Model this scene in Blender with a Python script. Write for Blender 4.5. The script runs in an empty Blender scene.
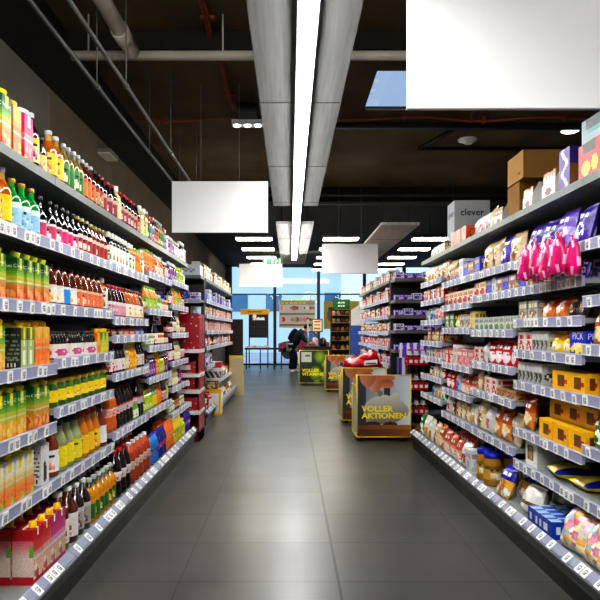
import bpy, bmesh, math, random
from mathutils import Matrix, Vector
random.seed(11)
COL = bpy.context.scene.collection
PI = math.pi

# ------------------------------------------------------------------ colours
PAL = {
 'white':'f4f3ee','cream':'efe3c4','black':'14110f','grey':'8d8f92','silver':'c3c5c6','dark':'2a2522',
 'red':'c81f24','dark red':'6d1016','orange':'ee7a1a','amber':'b2591b','brown':'5a2c14','tan':'c79a62',
 'yellow':'f7d21d','gold':'c9a23c','lime':'b6d433','green':'2c8f35','dark green':'14582a','teal':'2a8f96',
 'light blue':'8cc3e0','blue':'2438b4','navy':'1b2250','purple':'5a3aa8','lilac':'a98bd8','pink':'ef8fb4',
 'magenta':'e8238f','peach':'f4b183','pale green':'c9d8a0','pale yellow':'ead98a','plum':'4a1436','cardboard':'a5844f',
}
def hx(s):
    s = PAL.get(s, s)
    return tuple(int(s[i:i+2], 16)/255 for i in (0, 2, 4))
def lin(c):
    return tuple((x/12.92 if x <= .04045 else ((x+.055)/1.055)**2.4) for x in c)
def punch(c):
    l = .3*c[0]+.59*c[1]+.11*c[2]
    return tuple(max(0., min(1., l+(x-l)*1.1))**1.18 for x in c)
def mix(a, b, t):
    t = max(0., min(1., t)); return tuple(a[i]*(1-t)+b[i]*t for i in range(3))
def C(c): return hx(c) if isinstance(c, str) else c

# ------------------------------------------------------------------ materials
def nodes(name):
    m = bpy.data.materials.new(name); m.use_nodes = True
    nt = m.node_tree; b = nt.nodes['Principled BSDF']
    return m, nt, b
def attr_mat(name, rough, spec=.5, coat=0, bump=0, bscale=40, var=.12, nscale=60, metal=0):
    m, nt, b = nodes(name)
    a = nt.nodes.new('ShaderNodeVertexColor'); a.layer_name = 'Col'
    tc = nt.nodes.new('ShaderNodeTexCoord')
    n = nt.nodes.new('ShaderNodeTexNoise'); n.inputs['Scale'].default_value = nscale
    nt.links.new(tc.outputs['Object'], n.inputs['Vector'])
    mr = nt.nodes.new('ShaderNodeMapRange'); mr.inputs['To Min'].default_value = 1-var; mr.inputs['To Max'].default_value = 1+var
    nt.links.new(n.outputs['Fac'], mr.inputs['Value'])
    mx = nt.nodes.new('ShaderNodeVectorMath'); mx.operation = 'SCALE'
    nt.links.new(a.outputs['Color'], mx.inputs[0]); nt.links.new(mr.outputs['Result'], mx.inputs['Scale'])
    nt.links.new(mx.outputs['Vector'], b.inputs['Base Color'])
    b.inputs['Roughness'].default_value = rough; b.inputs['Specular IOR Level'].default_value = spec
    b.inputs['Coat Weight'].default_value = coat; b.inputs['Coat Roughness'].default_value = .06
    b.inputs['Metallic'].default_value = metal
    if bump:
        n2 = nt.nodes.new('ShaderNodeTexNoise'); n2.inputs['Scale'].default_value = bscale; n2.inputs['Detail'].default_value = 3
        nt.links.new(tc.outputs['Object'], n2.inputs['Vector'])
        bp = nt.nodes.new('ShaderNodeBump'); bp.inputs['Strength'].default_value = bump; bp.inputs['Distance'].default_value = .01
        nt.links.new(n2.outputs['Fac'], bp.inputs['Height']); nt.links.new(bp.outputs['Normal'], b.inputs['Normal'])
    return m
M = {}
M['print'] = attr_mat('printed_pack', .38, .5, 0, var=.3, nscale=85)
M['gloss'] = attr_mat('filled_glass', .12, .6, .6, var=.15, nscale=25)
M['cap'] = attr_mat('cap_plastic', .35)
M['film'] = attr_mat('shiny_film', .24, .6, .2, bump=.5, bscale=45, var=.18, nscale=30)
M['matte'] = attr_mat('dull_card', .75, .3, var=.08, nscale=14)
M['steel'] = attr_mat('painted_steel', .42, .5, var=.1, nscale=9)
M['cloth'] = attr_mat('woven_cloth', .9, .2, bump=.3, bscale=120)

def flat_mat(name, col, rough=.6, var=.12, scale=8, spec=.4, metal=0, stretch=None, bump=0):
    m, nt, b = nodes(name)
    tc = nt.nodes.new('ShaderNodeTexCoord'); mp = nt.nodes.new('ShaderNodeMapping')
    if stretch: mp.inputs['Scale'].default_value = stretch
    n = nt.nodes.new('ShaderNodeTexNoise'); n.inputs['Scale'].default_value = scale; n.inputs['Detail'].default_value = 4
    nt.links.new(tc.outputs['Object'], mp.inputs['Vector']); nt.links.new(mp.outputs['Vector'], n.inputs['Vector'])
    r = nt.nodes.new('ShaderNodeValToRGB'); c = C(col)
    r.color_ramp.elements[0].position = .3; r.color_ramp.elements[1].position = .7
    r.color_ramp.elements[0].color = (*lin(tuple(x*(1-var) for x in c)), 1)
    r.color_ramp.elements[1].color = (*lin(tuple(min(1, x*(1+var)) for x in c)), 1)
    nt.links.new(n.outputs['Fac'], r.inputs['Fac']); nt.links.new(r.outputs['Color'], b.inputs['Base Color'])
    b.inputs['Roughness'].default_value = rough; b.inputs['Specular IOR Level'].default_value = spec; b.inputs['Metallic'].default_value = metal
    if bump:
        bp = nt.nodes.new('ShaderNodeBump'); bp.inputs['Strength'].default_value = bump; bp.inputs['Distance'].default_value = .01
        nt.links.new(n.outputs['Fac'], bp.inputs['Height']); nt.links.new(bp.outputs['Normal'], b.inputs['Normal'])
    return m
def emit_mat(name, col, strength):
    m, nt, b = nodes(name)
    tc = nt.nodes.new('ShaderNodeTexCoord'); n = nt.nodes.new('ShaderNodeTexNoise'); n.inputs['Scale'].default_value = 2
    nt.links.new(tc.outputs['Object'], n.inputs['Vector'])
    mr = nt.nodes.new('ShaderNodeMapRange'); mr.inputs['To Min'].default_value = strength*.95; mr.inputs['To Max'].default_value = strength*1.05
    nt.links.new(n.outputs['Fac'], mr.inputs['Value']); nt.links.new(mr.outputs['Result'], b.inputs['Emission Strength'])
    b.inputs['Base Color'].default_value = (*lin(C(col)), 1); b.inputs['Emission Color'].default_value = (*lin(C(col)), 1)
    b.inputs['Roughness'].default_value = .4
    return m
M['ceiling'] = flat_mat('dark_ceiling', '64543a', .85, .12, 1.5)
M['wall'] = flat_mat('brown_wall', '6a5c48', .85, .06, 2)
M['dark_wall'] = flat_mat('dark_wall', '2b2620', .85, .1, 2)
M['beam'] = flat_mat('dark_beam', '241f16', .8, .1, 2)
M['railgrey'] = flat_mat('rail_grey', '6a6864', .5, .1, 3)
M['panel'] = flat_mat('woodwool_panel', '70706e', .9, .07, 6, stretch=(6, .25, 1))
M['panel_lit'] = flat_mat('woodwool_panel_lit', 'c4c2bd', .9, .07, 6, stretch=(6, .25, 1))  # paler copy of the panel grey, lamp light painted into the colour
M['pipe'] = flat_mat('pipe_grey', 'c9c2b6', .5, .08, 3)
M['darkpipe'] = flat_mat('pipe_dark', '4a4640', .5, .1, 3)
M['cable'] = flat_mat('orange_cable', '9a4630', .6, .1, 5)
M['sign'] = flat_mat('white_board', 'f6f6f6', .5, .01, 1)
M['frame'] = flat_mat('black_frame', '15171a', .45, .1, 5)
M['strip'] = emit_mat('strip_diffuser', 'fdfdfb', 30)
M['lamp'] = emit_mat('lamp_diffuser', 'fff4e0', 17)
M['bulb'] = emit_mat('emergency_lamp', 'f4fbff', 6)
M['exit'] = emit_mat('exit_green', '0f6a34', .12)
M['exit_white'] = emit_mat('exit_white', 'd0f0dc', .12)
M['street'] = flat_mat('street', '9aa7b2', .8, .08, 1)
M['facade'] = flat_mat('facade_render', 'b0c8d4', .8, .03, .6)
M['facade_dark'] = flat_mat('facade_window', '3f6a88', .2, .15, .5)
M['carpaint'] = flat_mat('red_paint', '7c2a32', .2, .05, 3)
def floor_mat():
    m, nt, b = nodes('slate_tiles'); L = nt.links.new
    tc = nt.nodes.new('ShaderNodeTexCoord'); sp = nt.nodes.new('ShaderNodeSeparateXYZ'); L(tc.outputs['Object'], sp.inputs[0])
    def mth(op, a, bb=None, c=None):
        n = nt.nodes.new('ShaderNodeMath'); n.operation = op
        for i, x in enumerate((a, bb, c)):
            if x is None: continue
            if isinstance(x, (int, float)): n.inputs[i].default_value = x
            else: L(x, n.inputs[i])
        return n.outputs[0]
    ux = mth('DIVIDE', mth('SUBTRACT', sp.outputs['X'], .265), .87); uy = mth('DIVIDE', mth('SUBTRACT', sp.outputs['Y'], 3.335), .61)
    dx = mth('MULTIPLY', mth('ABSOLUTE', mth('SUBTRACT', ux, mth('ROUND', ux))), .87)
    dy = mth('MULTIPLY', mth('ABSOLUTE', mth('SUBTRACT', uy, mth('ROUND', uy))), .61)
    big = mth('LESS_THAN', mth('ABSOLUTE', mth('SUBTRACT', sp.outputs['X'], .265)), .0085)
    jx = mth('MULTIPLY', mth('LESS_THAN', dx, .0045), .6); jy = mth('MULTIPLY', mth('LESS_THAN', dy, .006), .75)
    j = mth('MAXIMUM', mth('MAXIMUM', jx, jy), big)
    cid = nt.nodes.new('ShaderNodeCombineXYZ'); L(mth('FLOOR', ux), cid.inputs[0]); L(mth('FLOOR', uy), cid.inputs[1])
    wn = nt.nodes.new('ShaderNodeTexWhiteNoise'); L(cid.outputs[0], wn.inputs['Vector'])
    n1 = nt.nodes.new('ShaderNodeTexNoise'); n1.inputs['Scale'].default_value = 2.2; n1.inputs['Detail'].default_value = 6; L(tc.outputs['Object'], n1.inputs['Vector'])
    f = mth('ADD', mth('MULTIPLY', n1.outputs['Fac'], .7), mth('MULTIPLY', wn.outputs['Value'], .3))
    r = nt.nodes.new('ShaderNodeValToRGB')
    r.color_ramp.elements[0].position = .25; r.color_ramp.elements[0].color = (*lin(hx('44433f')), 1)
    r.color_ramp.elements[1].position = .8; r.color_ramp.elements[1].color = (*lin(hx('565550')), 1)
    L(f, r.inputs['Fac'])
    mx = nt.nodes.new('ShaderNodeMix'); mx.data_type = 'RGBA'; L(j, mx.inputs['Factor']); L(r.outputs['Color'], mx.inputs['A']); mx.inputs['B'].default_value = (.008, .007, .006, 1)
    L(mx.outputs['Result'], b.inputs['Base Color'])
    n2 = nt.nodes.new('ShaderNodeTexNoise'); n2.inputs['Scale'].default_value = 1.3; n2.inputs['Detail'].default_value = 5; L(tc.outputs['Object'], n2.inputs['Vector'])
    mr = nt.nodes.new('ShaderNodeMapRange'); mr.inputs['To Min'].default_value = .24; mr.inputs['To Max'].default_value = .4; L(n2.outputs['Fac'], mr.inputs['Value'])
    L(mr.outputs['Result'], b.inputs['Roughness']); b.inputs['Specular IOR Level'].default_value = .45
    bp = nt.nodes.new('ShaderNodeBump'); bp.inputs['Strength'].default_value = .25; bp.inputs['Distance'].default_value = .004; bp.invert = True
    L(j, bp.inputs['Height']); L(bp.outputs['Normal'], b.inputs['Normal'])
    return m
M['floor'] = floor_mat()
def glass_mat():
    m = bpy.data.materials.new('window_glass'); m.use_nodes = True; nt = m.node_tree; nt.nodes.clear()
    o = nt.nodes.new('ShaderNodeOutputMaterial'); t = nt.nodes.new('ShaderNodeBsdfTransparent'); g = nt.nodes.new('ShaderNodeBsdfGlossy')
    t.inputs['Color'].default_value = (.93, .97, 1, 1); g.inputs['Roughness'].default_value = .03
    fr = nt.nodes.new('ShaderNodeFresnel'); fr.inputs['IOR'].default_value = 1.35
    mx = nt.nodes.new('ShaderNodeMixShader'); nt.links.new(fr.outputs[0], mx.inputs[0]); nt.links.new(t.outputs[0], mx.inputs[1]); nt.links.new(g.outputs[0], mx.inputs[2])
    nt.links.new(mx.outputs[0], o.inputs['Surface']); return m
M['glass'] = glass_mat()

# ------------------------------------------------------------------ mesh builder
_text = {}
def text_geo(s, bold=.02):
    k = (s, bold)
    if k not in _text:
        cu = bpy.data.curves.new('t', 'FONT'); cu.body = s; cu.size = 1; cu.offset = bold; cu.resolution_u = 2; cu.align_x = 'CENTER'
        o = bpy.data.objects.new('t', cu); COL.objects.link(o)
        dg = bpy.context.evaluated_depsgraph_get(); me = bpy.data.meshes.new_from_object(o.evaluated_get(dg))
        _text[k] = ([tuple(v.co) for v in me.vertices], [tuple(p.vertices) for p in me.polygons])
        bpy.data.objects.remove(o); bpy.data.meshes.remove(me)
    return _text[k]
class MB:
    def __init__(s): s.v, s.f, s.c, s.s = [], [], [], []
    def face(s, idx, col, smooth=False): s.f.append(idx); s.c.append(col); s.s.append(smooth)
    def quad(s, a, b, c, d, col):
        n = len(s.v); s.v += [a, b, c, d]; s.face((n, n+1, n+2, n+3), C(col)); return s
    def grid(s, o, du, dv, nu, nv, fn, disp=None, smooth=False):
        n = len(s.v); o, du, dv = Vector(o), Vector(du), Vector(dv)
        nrm = du.cross(dv).normalized()
        for j in range(nv+1):
            for i in range(nu+1):
                p = o+du*(i/nu)+dv*(j/nv)
                if disp: p = p+nrm*disp(i/nu, j/nv)
                s.v.append(tuple(p))
        for j in range(nv):
            for i in range(nu):
                a = n+j*(nu+1)+i
                s.face((a, a+1, a+nu+2, a+nu+1), C(fn((i+.5)/nu, (j+.5)/nv)), smooth)
        return s
    def box(s, x0, y0, z0, x1, y1, z1, col, top=None, front=None, side=None, bottom=True, nu=1, nv=1, back=None):
        """front = the -y face, side = both x faces; each a colour or a function of (u,v)."""
        F = lambda c: c if callable(c) else (lambda u, v: c)
        front, side, top, back = F(front or col), F(side or col), F(top or col), F(back or col)
        g = lambda c, f: (nu if f(0, 0) != f(.5, .5) or f(.3, .7) != f(.9, .2) else 1)
        def fc(o, du, dv, f):
            many = any(f(a, b) != f(.5, .5) for a in (.03, .12, .22, .34, .45, .57, .68, .79, .9, .97) for b in (.03, .12, .22, .34, .45, .57, .68, .79, .9, .97))
            s.grid(o, du, dv, nu if many else 1, nv if many else 1, f)
        w, d, h = x1-x0, y1-y0, z1-z0
        fc((x0, y0, z0), (w, 0, 0), (0, 0, h), front); fc((x1, y1, z0), (-w, 0, 0), (0, 0, h), back)
        fc((x0, y1, z0), (0, -d, 0), (0, 0, h), side); fc((x1, y0, z0), (0, d, 0), (0, 0, h), side)
        fc((x0, y0, z1), (w, 0, 0), (0, d, 0), top)
        if bottom: s.grid((x0, y1, z0), (w, 0, 0), (0, -d, 0), 1, 1, F(col))
        return s
    def lathe(s, prof, fn, seg=14, sq=0, cx=0, cy=0, cap=True, axis=None):
        n = len(s.v); cf = fn if callable(fn) else (lambda u, v: fn)
        z0, z1 = prof[0][1], prof[-1][1]
        for r, z in prof:
            for i in range(seg):
                a = 2*PI*i/seg-PI/2
                k = 1.
                if sq:
                    k = 1+sq*(1/max(abs(math.cos(a)), abs(math.sin(a)))-1)
                s.v.append((cx+r*k*math.cos(a), cy+r*k*math.sin(a), z))
        for j in range(len(prof)-1):
            for i in range(seg):
                a = n+j*seg+i; b = n+j*seg+(i+1) % seg
                zc = (prof[j][1]+prof[j+1][1])/2
                s.face((a, b, b+seg, a+seg), C(cf(((i+.5)/seg+.5) % 1, (zc-z0)/max(1e-6, z1-z0))), True)
        if cap:
            s.face(tuple(n+(len(prof)-1)*seg+i for i in range(seg)), C(cf(.5, 1.)))
            s.face(tuple(n+seg-1-i for i in range(seg)), C(cf(.5, 0.)))
        return s
    def tube(s, pts, r, col, seg=8):
        pts = [Vector(p) for p in pts]; n = len(s.v)
        for k, p in enumerate(pts):
            d = (pts[min(k+1, len(pts)-1)]-pts[max(k-1, 0)]).normalized()
            up = Vector((0, 0, 1)) if abs(d.z) < .9 else Vector((1, 0, 0))
            a = d.cross(up).normalized(); b = a.cross(d)
            for i in range(seg):
                t = 2*PI*i/seg; s.v.append(tuple(p+a*(r*math.cos(t))+b*(r*math.sin(t))))
        for k in range(len(pts)-1):
            for i in range(seg):
                a = n+k*seg+i; b = n+k*seg+(i+1) % seg; s.face((a, b, b+seg, a+seg), C(col), True)
        s.face(tuple(n+seg-1-i for i in range(seg)), C(col)); s.face(tuple(n+(len(pts)-1)*seg+i for i in range(seg)), C(col))
        return s
    def poly(s, pts, col):
        n = len(s.v); s.v += [tuple(p) for p in pts]; s.face(tuple(range(n, n+len(pts))), C(col)); return s
    def text(s, body, mat, col, bold=.02, left=False):
        vs, fs = text_geo(body, bold); n = len(s.v)
        if left: x0 = min(p[0] for p in vs); vs = [(p[0]-x0, p[1], p[2]) for p in vs]
        s.v += [tuple(mat @ Vector(p)) for p in vs]
        for f in fs: s.face(tuple(n+i for i in f), C(col))
        return s
    def add(s, o, mat=Matrix()):
        n = len(s.v); s.v += [tuple(mat @ Vector(p)) for p in o.v]
        for f, c, k in zip(o.f, o.c, o.s): s.face(tuple(n+i for i in f), c, k)
        return s
    def mesh(s, name, mat):
        me = bpy.data.meshes.new(name); me.from_pydata(s.v, [], s.f); 
        ca = me.color_attributes.new('Col', 'FLOAT_COLOR', 'CORNER'); buf = []
        for f, c in zip(s.f, s.c): buf += [*lin(punch(c)), 1.]*len(f)
        ca.data.foreach_set('color', buf); me.polygons.foreach_set('use_smooth', s.s)
        me.materials.append(M[mat] if isinstance(mat, str) else mat); return me
def front_mat(x, y, z, size, deg=0):      # lettering standing on a front face that looks along -y
    return Matrix.Translation((x, y, z)) @ Matrix.Rotation(math.radians(deg), 4, 'Z') @ Matrix.Rotation(PI/2, 4, 'X') @ Matrix.Diagonal((size, size, size, 1))

# ------------------------------------------------------------------ objects
def link(o): COL.objects.link(o); return o
def props(o, label=None, cat=None, group=None, kind=None):
    if label: o['label'] = label
    if cat: o['category'] = cat
    if group: o['group'] = group
    if kind: o['kind'] = kind
    return o
def empty(name, loc=(0, 0, 0), rz=0):
    o = bpy.data.objects.new(name, None); o.location = loc; o.rotation_euler = (0, 0, rz); o.empty_display_size = .05; return link(o)
def obj(name, me, parent=None, loc=(0, 0, 0), rot=(0, 0, 0)):
    o = bpy.data.objects.new(name, me); o.location = loc; o.rotation_euler = rot; o.parent = parent; return link(o)
KIDS = {}
def tree_copy(o, parent=None):
    c = o.copy(); COL.objects.link(c); c.parent = parent
    for k in KIDS.get(o.name, ()): tree_copy(k, c)
    return c
def struct(name, mb, mat, parent=None):
    o = obj(name, mb.mesh(name, mat), parent); o['kind'] = 'structure'; return o

ORD = 'first second third fourth fifth sixth seventh eighth ninth tenth eleventh twelfth thirteenth fourteenth fifteenth sixteenth seventeenth eighteenth nineteenth'.split()
TENS = {2: 'twenty', 3: 'thirty', 4: 'forty', 5: 'fifty', 6: 'sixty'}
def ordinal(n):
    if n < 20: return ORD[n-1]
    t, u = divmod(n, 10)
    return TENS[t]+'-'+ORD[u-1] if u else TENS[t][:-1]+'ieth'
NUM = 'zero one two three four five six seven eight nine ten eleven twelve thirteen fourteen fifteen sixteen seventeen eighteen nineteen'.split()
def number(n):
    if n < 20: return NUM[n]
    t, u = divmod(n, 10); return TENS[t]+('-'+NUM[u] if u else '')

# ------------------------------------------------------------------ prints
def lab(base, acc, top=None, per=.5, line='dark', seed=0):
    base, acc, top, line = C(base), C(acc), C(top or base), C(line)
    def f(u, v):
        q = (u % per)/per
        if v > .8: return top
        if .62 < v < .74 and .15 < q < .85: return line if int(q*17+v*9+seed) % 3 else base
        if (q-.5)**2/.1+(v-.3)**2/.07 < 1: return mix(acc, (1, 1, 1), .25*(int(q*23)+int(v*17)+seed) % 2*.5)
        return base
    return f
def pack(base, acc, top=None, txt='white', seed=0):
    """a printed pack front: ground, logo band, picture blob"""
    base, acc, top, txt = C(base), C(acc), C(top or base), C(txt)
    rnd = random.Random(seed); cx, cy, rx, ry = rnd.uniform(.4, .6), rnd.uniform(.28, .4), rnd.uniform(.28, .42), rnd.uniform(.2, .3)
    sp = [(rnd.uniform(.1, .9), rnd.uniform(.08, .5), rnd.uniform(.06, .13), rnd.choice((acc, top, txt))) for _ in range(5)]
    def f(u, v):
        if .66 < v < .84 and .12 < u < .88: return txt if (int(u*13+seed) % 4) else top
        if v > .58: return top
        for a, b, r, c in sp:
            if (u-a)**2+(v-b)**2 < r*r: return c
        if ((u-cx)/rx)**2+((v-cy)/ry)**2 < 1: return mix(acc, (1, 1, 1), .18*((int(u*19)+int(v*23)) % 3))
        return base
    return f
def fruit_print(top, top2, mid, fruits, seed=0):
    top, top2, mid = C(top), C(top2), C(mid); rnd = random.Random(seed)
    fr = [(rnd.uniform(.05, .95), rnd.uniform(.03, .32), rnd.uniform(.13, .22), C(rnd.choice(fruits))) for _ in range(9)]
    def f(u, v):
        for a, b, r, c in fr:
            d = ((u-a)**2+((v-b)*1.9)**2)/(r*r)
            if d < 1: return mix(mix(c, (1, 1, 1), .3), c, d)
        if v > .62: return mix(top2, top, (v-.62)/.3)
        if .44 < v < .52: return mix(mid, (.75, .9, .95), .6)
        return mix(C(fruits[0]), mix(top2, mid, .6), (v-.1)/.5)
    return f
def info_print(base, ink):
    base, ink = C(base), C(ink)
    def f(u, v):
        if .05 < v < .16 and .2 < u < .8: return (.93, .93, .9) if int(u*30) % 2 else (.1, .1, .1)
        if .2 < v < .85 and .12 < u < .88 and int(v*22) % 2 == 0 and (int(u*9+v*31) % 4): return ink
        return base
    return f

# ------------------------------------------------------------------ products (front looks along -y, base at z=0)
# a product: dict(name, cat, look, w, d, h, parts=[(part name, MB, material)], noun)
PROD = {}
def product(key, name, cat, look, w, d, h, parts, plural, spin=3, rows=1):
    PROD[key] = dict(key=key, name=name, cat=cat, look=look, w=w, d=d, h=h, parts=parts, plural=plural, spin=spin, rows=rows, proto={})
SHAPES = {  # profile (r,z) in shares of radius and height; label share; cap (r, z0); liquid line
 'syrup': ([(.9, 0), (1, .02), (1, .6), (.86, .68), (.42, .79), (.36, .93)], (.12, .54), (.42, .91), .74),
 'swing': ([(.92, 0), (1, .02), (1, .52), (.9, .6), (.5, .72), (.34, .8), (.34, .92)], (.08, .46), (.46, .9), .8),
 'juice': ([(.88, 0), (1, .03), (1, .3), (.96, .34), (.96, .44), (1, .48), (.98, .58), (.55, .8), (.46, .92)], (.1, .5), (.52, .89), .8),
 'soda': ([(.75, 0), (.95, .02), (1, .08), (1, .22), (.9, .3), (.9, .4), (1, .5), (1, .62), (.8, .76), (.4, .89), (.32, .94)], (.36, .56), (.36, .92), .82),
 'square': ([(.95, 0), (1, .02), (1, .68), (.7, .76), (.42, .79), (.42, .86)], (.1, .6), (.56, .84), .72),
 'jar': ([(.92, 0), (1, .04), (1, .74), (.86, .82), (.84, .9)], (.2, .62), (.92, .84), .9),
 'flask': ([(.9, 0), (1, .03), (.98, .3), (.84, .45), (.95, .6), (.7, .72), (.5, .78)], (.08, .42), (.6, .76), .8),
}
def bottle(key, shape, name, look, R, h, body, label, cap, neck=None, sq=0, label_fn=None, plural='bottles', cat='bottle', rows=1, blabel=None):
    prof, (l0, l1), (cr, cz), liq = SHAPES[shape]
    P = [(0.001*0+r*R, z*h) for r, z in prof]
    bc, nc = C(body), C(neck or body)
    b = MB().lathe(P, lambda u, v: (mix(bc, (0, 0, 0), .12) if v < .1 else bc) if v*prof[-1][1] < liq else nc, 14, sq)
    n = max(6, int((l1-l0)*h/.012)); RL = R*1.012
    lp = []
    for i in range(n+1):
        z = l0+(l1-l0)*i/n; r = 1
        for (ra, za), (rb, zb) in zip(prof, prof[1:]):
            if za <= z <= zb: r = ra+(rb-ra)*(z-za)/max(1e-6, zb-za)
        lp.append((r*RL+.0004, z*h))
    l = MB().lathe(lp, label_fn or label, 20, sq, cap=False)
    c = MB().lathe([(cr*R, cz*h), (cr*R*1.04, cz*h+.002), (cr*R*1.04, h-.003), (cr*R*.85, h)], cap, 12)
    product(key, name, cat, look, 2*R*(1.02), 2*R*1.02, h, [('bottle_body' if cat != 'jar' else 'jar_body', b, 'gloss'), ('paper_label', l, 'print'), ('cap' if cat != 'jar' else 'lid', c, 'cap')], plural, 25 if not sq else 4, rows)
def carton(key, look, w, d, h, front, side, topc, capc, kind='slant', text=None, rows=1, spin=2):
    b = MB(); hs = h*.86 if kind == 'slant' else h*.9
    x0, x1, y0, y1 = -w/2, w/2, -d/2, d/2
    hb = h*.97 if kind == 'slant' else hs
    F = front; S = side or front
    b.grid((x0, y0, 0), (w, 0, 0), (0, 0, hs), 10, 20, F)
    b.grid((x1, y1, 0), (-w, 0, 0), (0, 0, hb), 10, 20, F)
    for o, dd in (((x0, y1, 0), (0, -d, 0)), ((x1, y0, 0), (0, d, 0))):
        b.grid(o, dd, (0, 0, hs), 10, 20, S)
    t = C(topc)
    if kind == 'slant':
        b.quad((x0, y0, hs), (x1, y0, hs), (x1, y1, hb), (x0, y1, hb), t)
        b.poly([(x0, y1, hs), (x0, y0, hs), (x0, y1, hb)], t); b.poly([(x1, y0, hs), (x1, y1, hs), (x1, y1, hb)], t)
        cap = MB().lathe([(.3*w, 0), (.31*w, .002), (.31*w, .02), (.27*w, .024)], capc, 12)
        a = math.atan2(hb-hs, d)
        capm = MB().add(cap, Matrix.Translation((0, -d*.12, hs+(hb-hs)*.36)) @ Matrix.Rotation(a, 4, 'X'))
        # pale tab running down from the cap
        b.box(-w*.16, y0-.001, hs-.055, w*.16, y0+.001, hs, capc)
    else:   # flat brick with folded seam
        b.quad((x0, y0, hs), (x1, y0, hs), (x1, y1, hs), (x0, y1, hs), t)
        b.box(x0*.96, -.004, hs, x1*.96, .004, hs+.006, 'white'); b.box(-w*.08, y0-.0008, hs-.035, w*.08, 0, hs+.002, 'white')
        cap = MB().lathe([(.19*w, hs), (.2*w, hs+.002), (.2*w, hs+.016), (.16*w, h)], capc, 12)
        capm = MB().add(cap, Matrix.Translation((0, -d*.24, 0)))
    b.poly([(x0, y0, 0), (x0, y1, 0), (x1, y1, 0), (x1, y0, 0)], t)
    if text:
        s, size, zz, tc = text; tw_ = max(p[0] for p in text_geo(s, .015)[0])*2
        b.text(s, front_mat(0, y0-.0012, zz*h, min(size, .92*w/tw_)), tc, .015)
        for sx, dg in ((1, 90), (-1, -90)):
            b.text(s, front_mat(sx*(w/2+.0012), 0, zz*h, min(size, .92*d/tw_), dg), tc, .015)
    product(key, 'juice_carton', 'carton', look, w, d, h, [('carton_body', b, 'print'), ('screw_cap', capm, 'cap')], 'juice cartons', spin, rows)
def boxprod(key, name, look, w, d, h, front, side=None, top=None, col='white', cat='box', plural='boxes', text=None, mat='print', lip=None, rows=1, spin=2, nu=12, nv=14, inner=None):
    """a closed carton, or with lip=(height share, filling colour, n) an open display tray with packs standing in it"""
    b = MB(); parts = []
    if lip:
        hf, fill, n = lip
        b.box(-w/2, -d/2, 0, w/2, -d/2+.003, h*hf, col, front=front, nu=nu, nv=max(3, nv//2)); b.box(-w/2, d/2-.003, 0, w/2, d/2, h, col)
        for sx in (-1, 1):
            x = sx*w/2; a, c = (x, x-sx*.003)
            pts = [(-d/2, 0), (d/2, 0), (d/2, h), (-d/2+d*.35, h), (-d/2, h*hf)]
            sf = C(side if side and not callable(side) else col)
            b.poly([(a, p, q) for p, q in (pts if sx > 0 else pts[::-1])], sf); b.poly([(c, p, q) for p, q in (pts[::-1] if sx > 0 else pts)], sf)
        b.box(-w/2, -d/2, 0, w/2, d/2, .003, col)
        parts.append(('display_tray', b, mat)); it = MB()
        for i in range(n):
            x0 = -w/2+.006+(w-.012)*i/n; x1 = x0+(w-.012)/n*.9; hh = h*random.uniform(.78, .92)
            it.box(x0, -d/2+.008, .004, x1, d/2-.008, hh, fill, front=inner or pack(fill, 'cream', seed=i), side=inner or pack(fill, 'cream', seed=i+3), nu=5, nv=7)
        parts.append(('packs', it, 'film'))
    else:
        b.box(-w/2, -d/2, 0, w/2, d/2, h, col, top=top, front=front, side=side or front, nu=nu, nv=nv, back=front)
        if text:
            s, size, zz, tc = text; tw_ = max(p[0] for p in text_geo(s, .01)[0])*2
            b.text(s, front_mat(0, -d/2-.001, zz*h, min(size, .9*w/tw_)), tc, .01)
            for sx, dg in ((1, 90), (-1, -90)): b.text(s, front_mat(sx*(w/2+.001), 0, zz*h, min(size, .9*d/tw_), dg), tc, .01)
        parts.append(('box_body', b, mat))
        fl = MB().box(-w/2+.002, -.004, h, w/2-.002, .004, h+.0012, mix(C(col), (1, 1, 1), .3))
        if cat == 'box' and mat == 'matte': parts.append(('tape', fl, 'print'))
    product(key, name, cat, look, w, d, h, parts, plural, spin, rows)
def pillow(w, h, d, fn, seed=0, crimp=.06, lean=0):
    rnd = random.Random(seed); ph = [rnd.uniform(0, 6) for _ in range(4)]
    def disp(u, v):
        e = max(0, 1-abs(2*u-1)**2.6)*max(0, 1-abs(2*v-1)**3.2)
        return d/2*(e**.6)*(1+.13*math.sin(9*u+ph[0])*math.sin(11*v+ph[1])+.09*math.sin(17*u+ph[2]+6*v))
    m = MB()
    m.grid((-w/2, 0, 0), (w, 0, 0), (0, 0, h), 14, 16, fn, disp, True); m.grid((w/2, 0, 0), (-w, 0, 0), (0, 0, h), 14, 16, fn, disp, True)
    lighter = C(fn(.5, .95))
    for k in range(14):       # zigzag crimp at the top
        x0, x1 = -w/2+w*k/14, -w/2+w*(k+1)/14; y0 = .003 if k % 2 else -.003
        m.quad((x0, -y0, h-.001), (x1, y0, h-.001), (x1, y0, h+crimp*h), (x0, -y0, h+crimp*h), mix(lighter, (1, 1, 1), .2))
    return m
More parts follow.
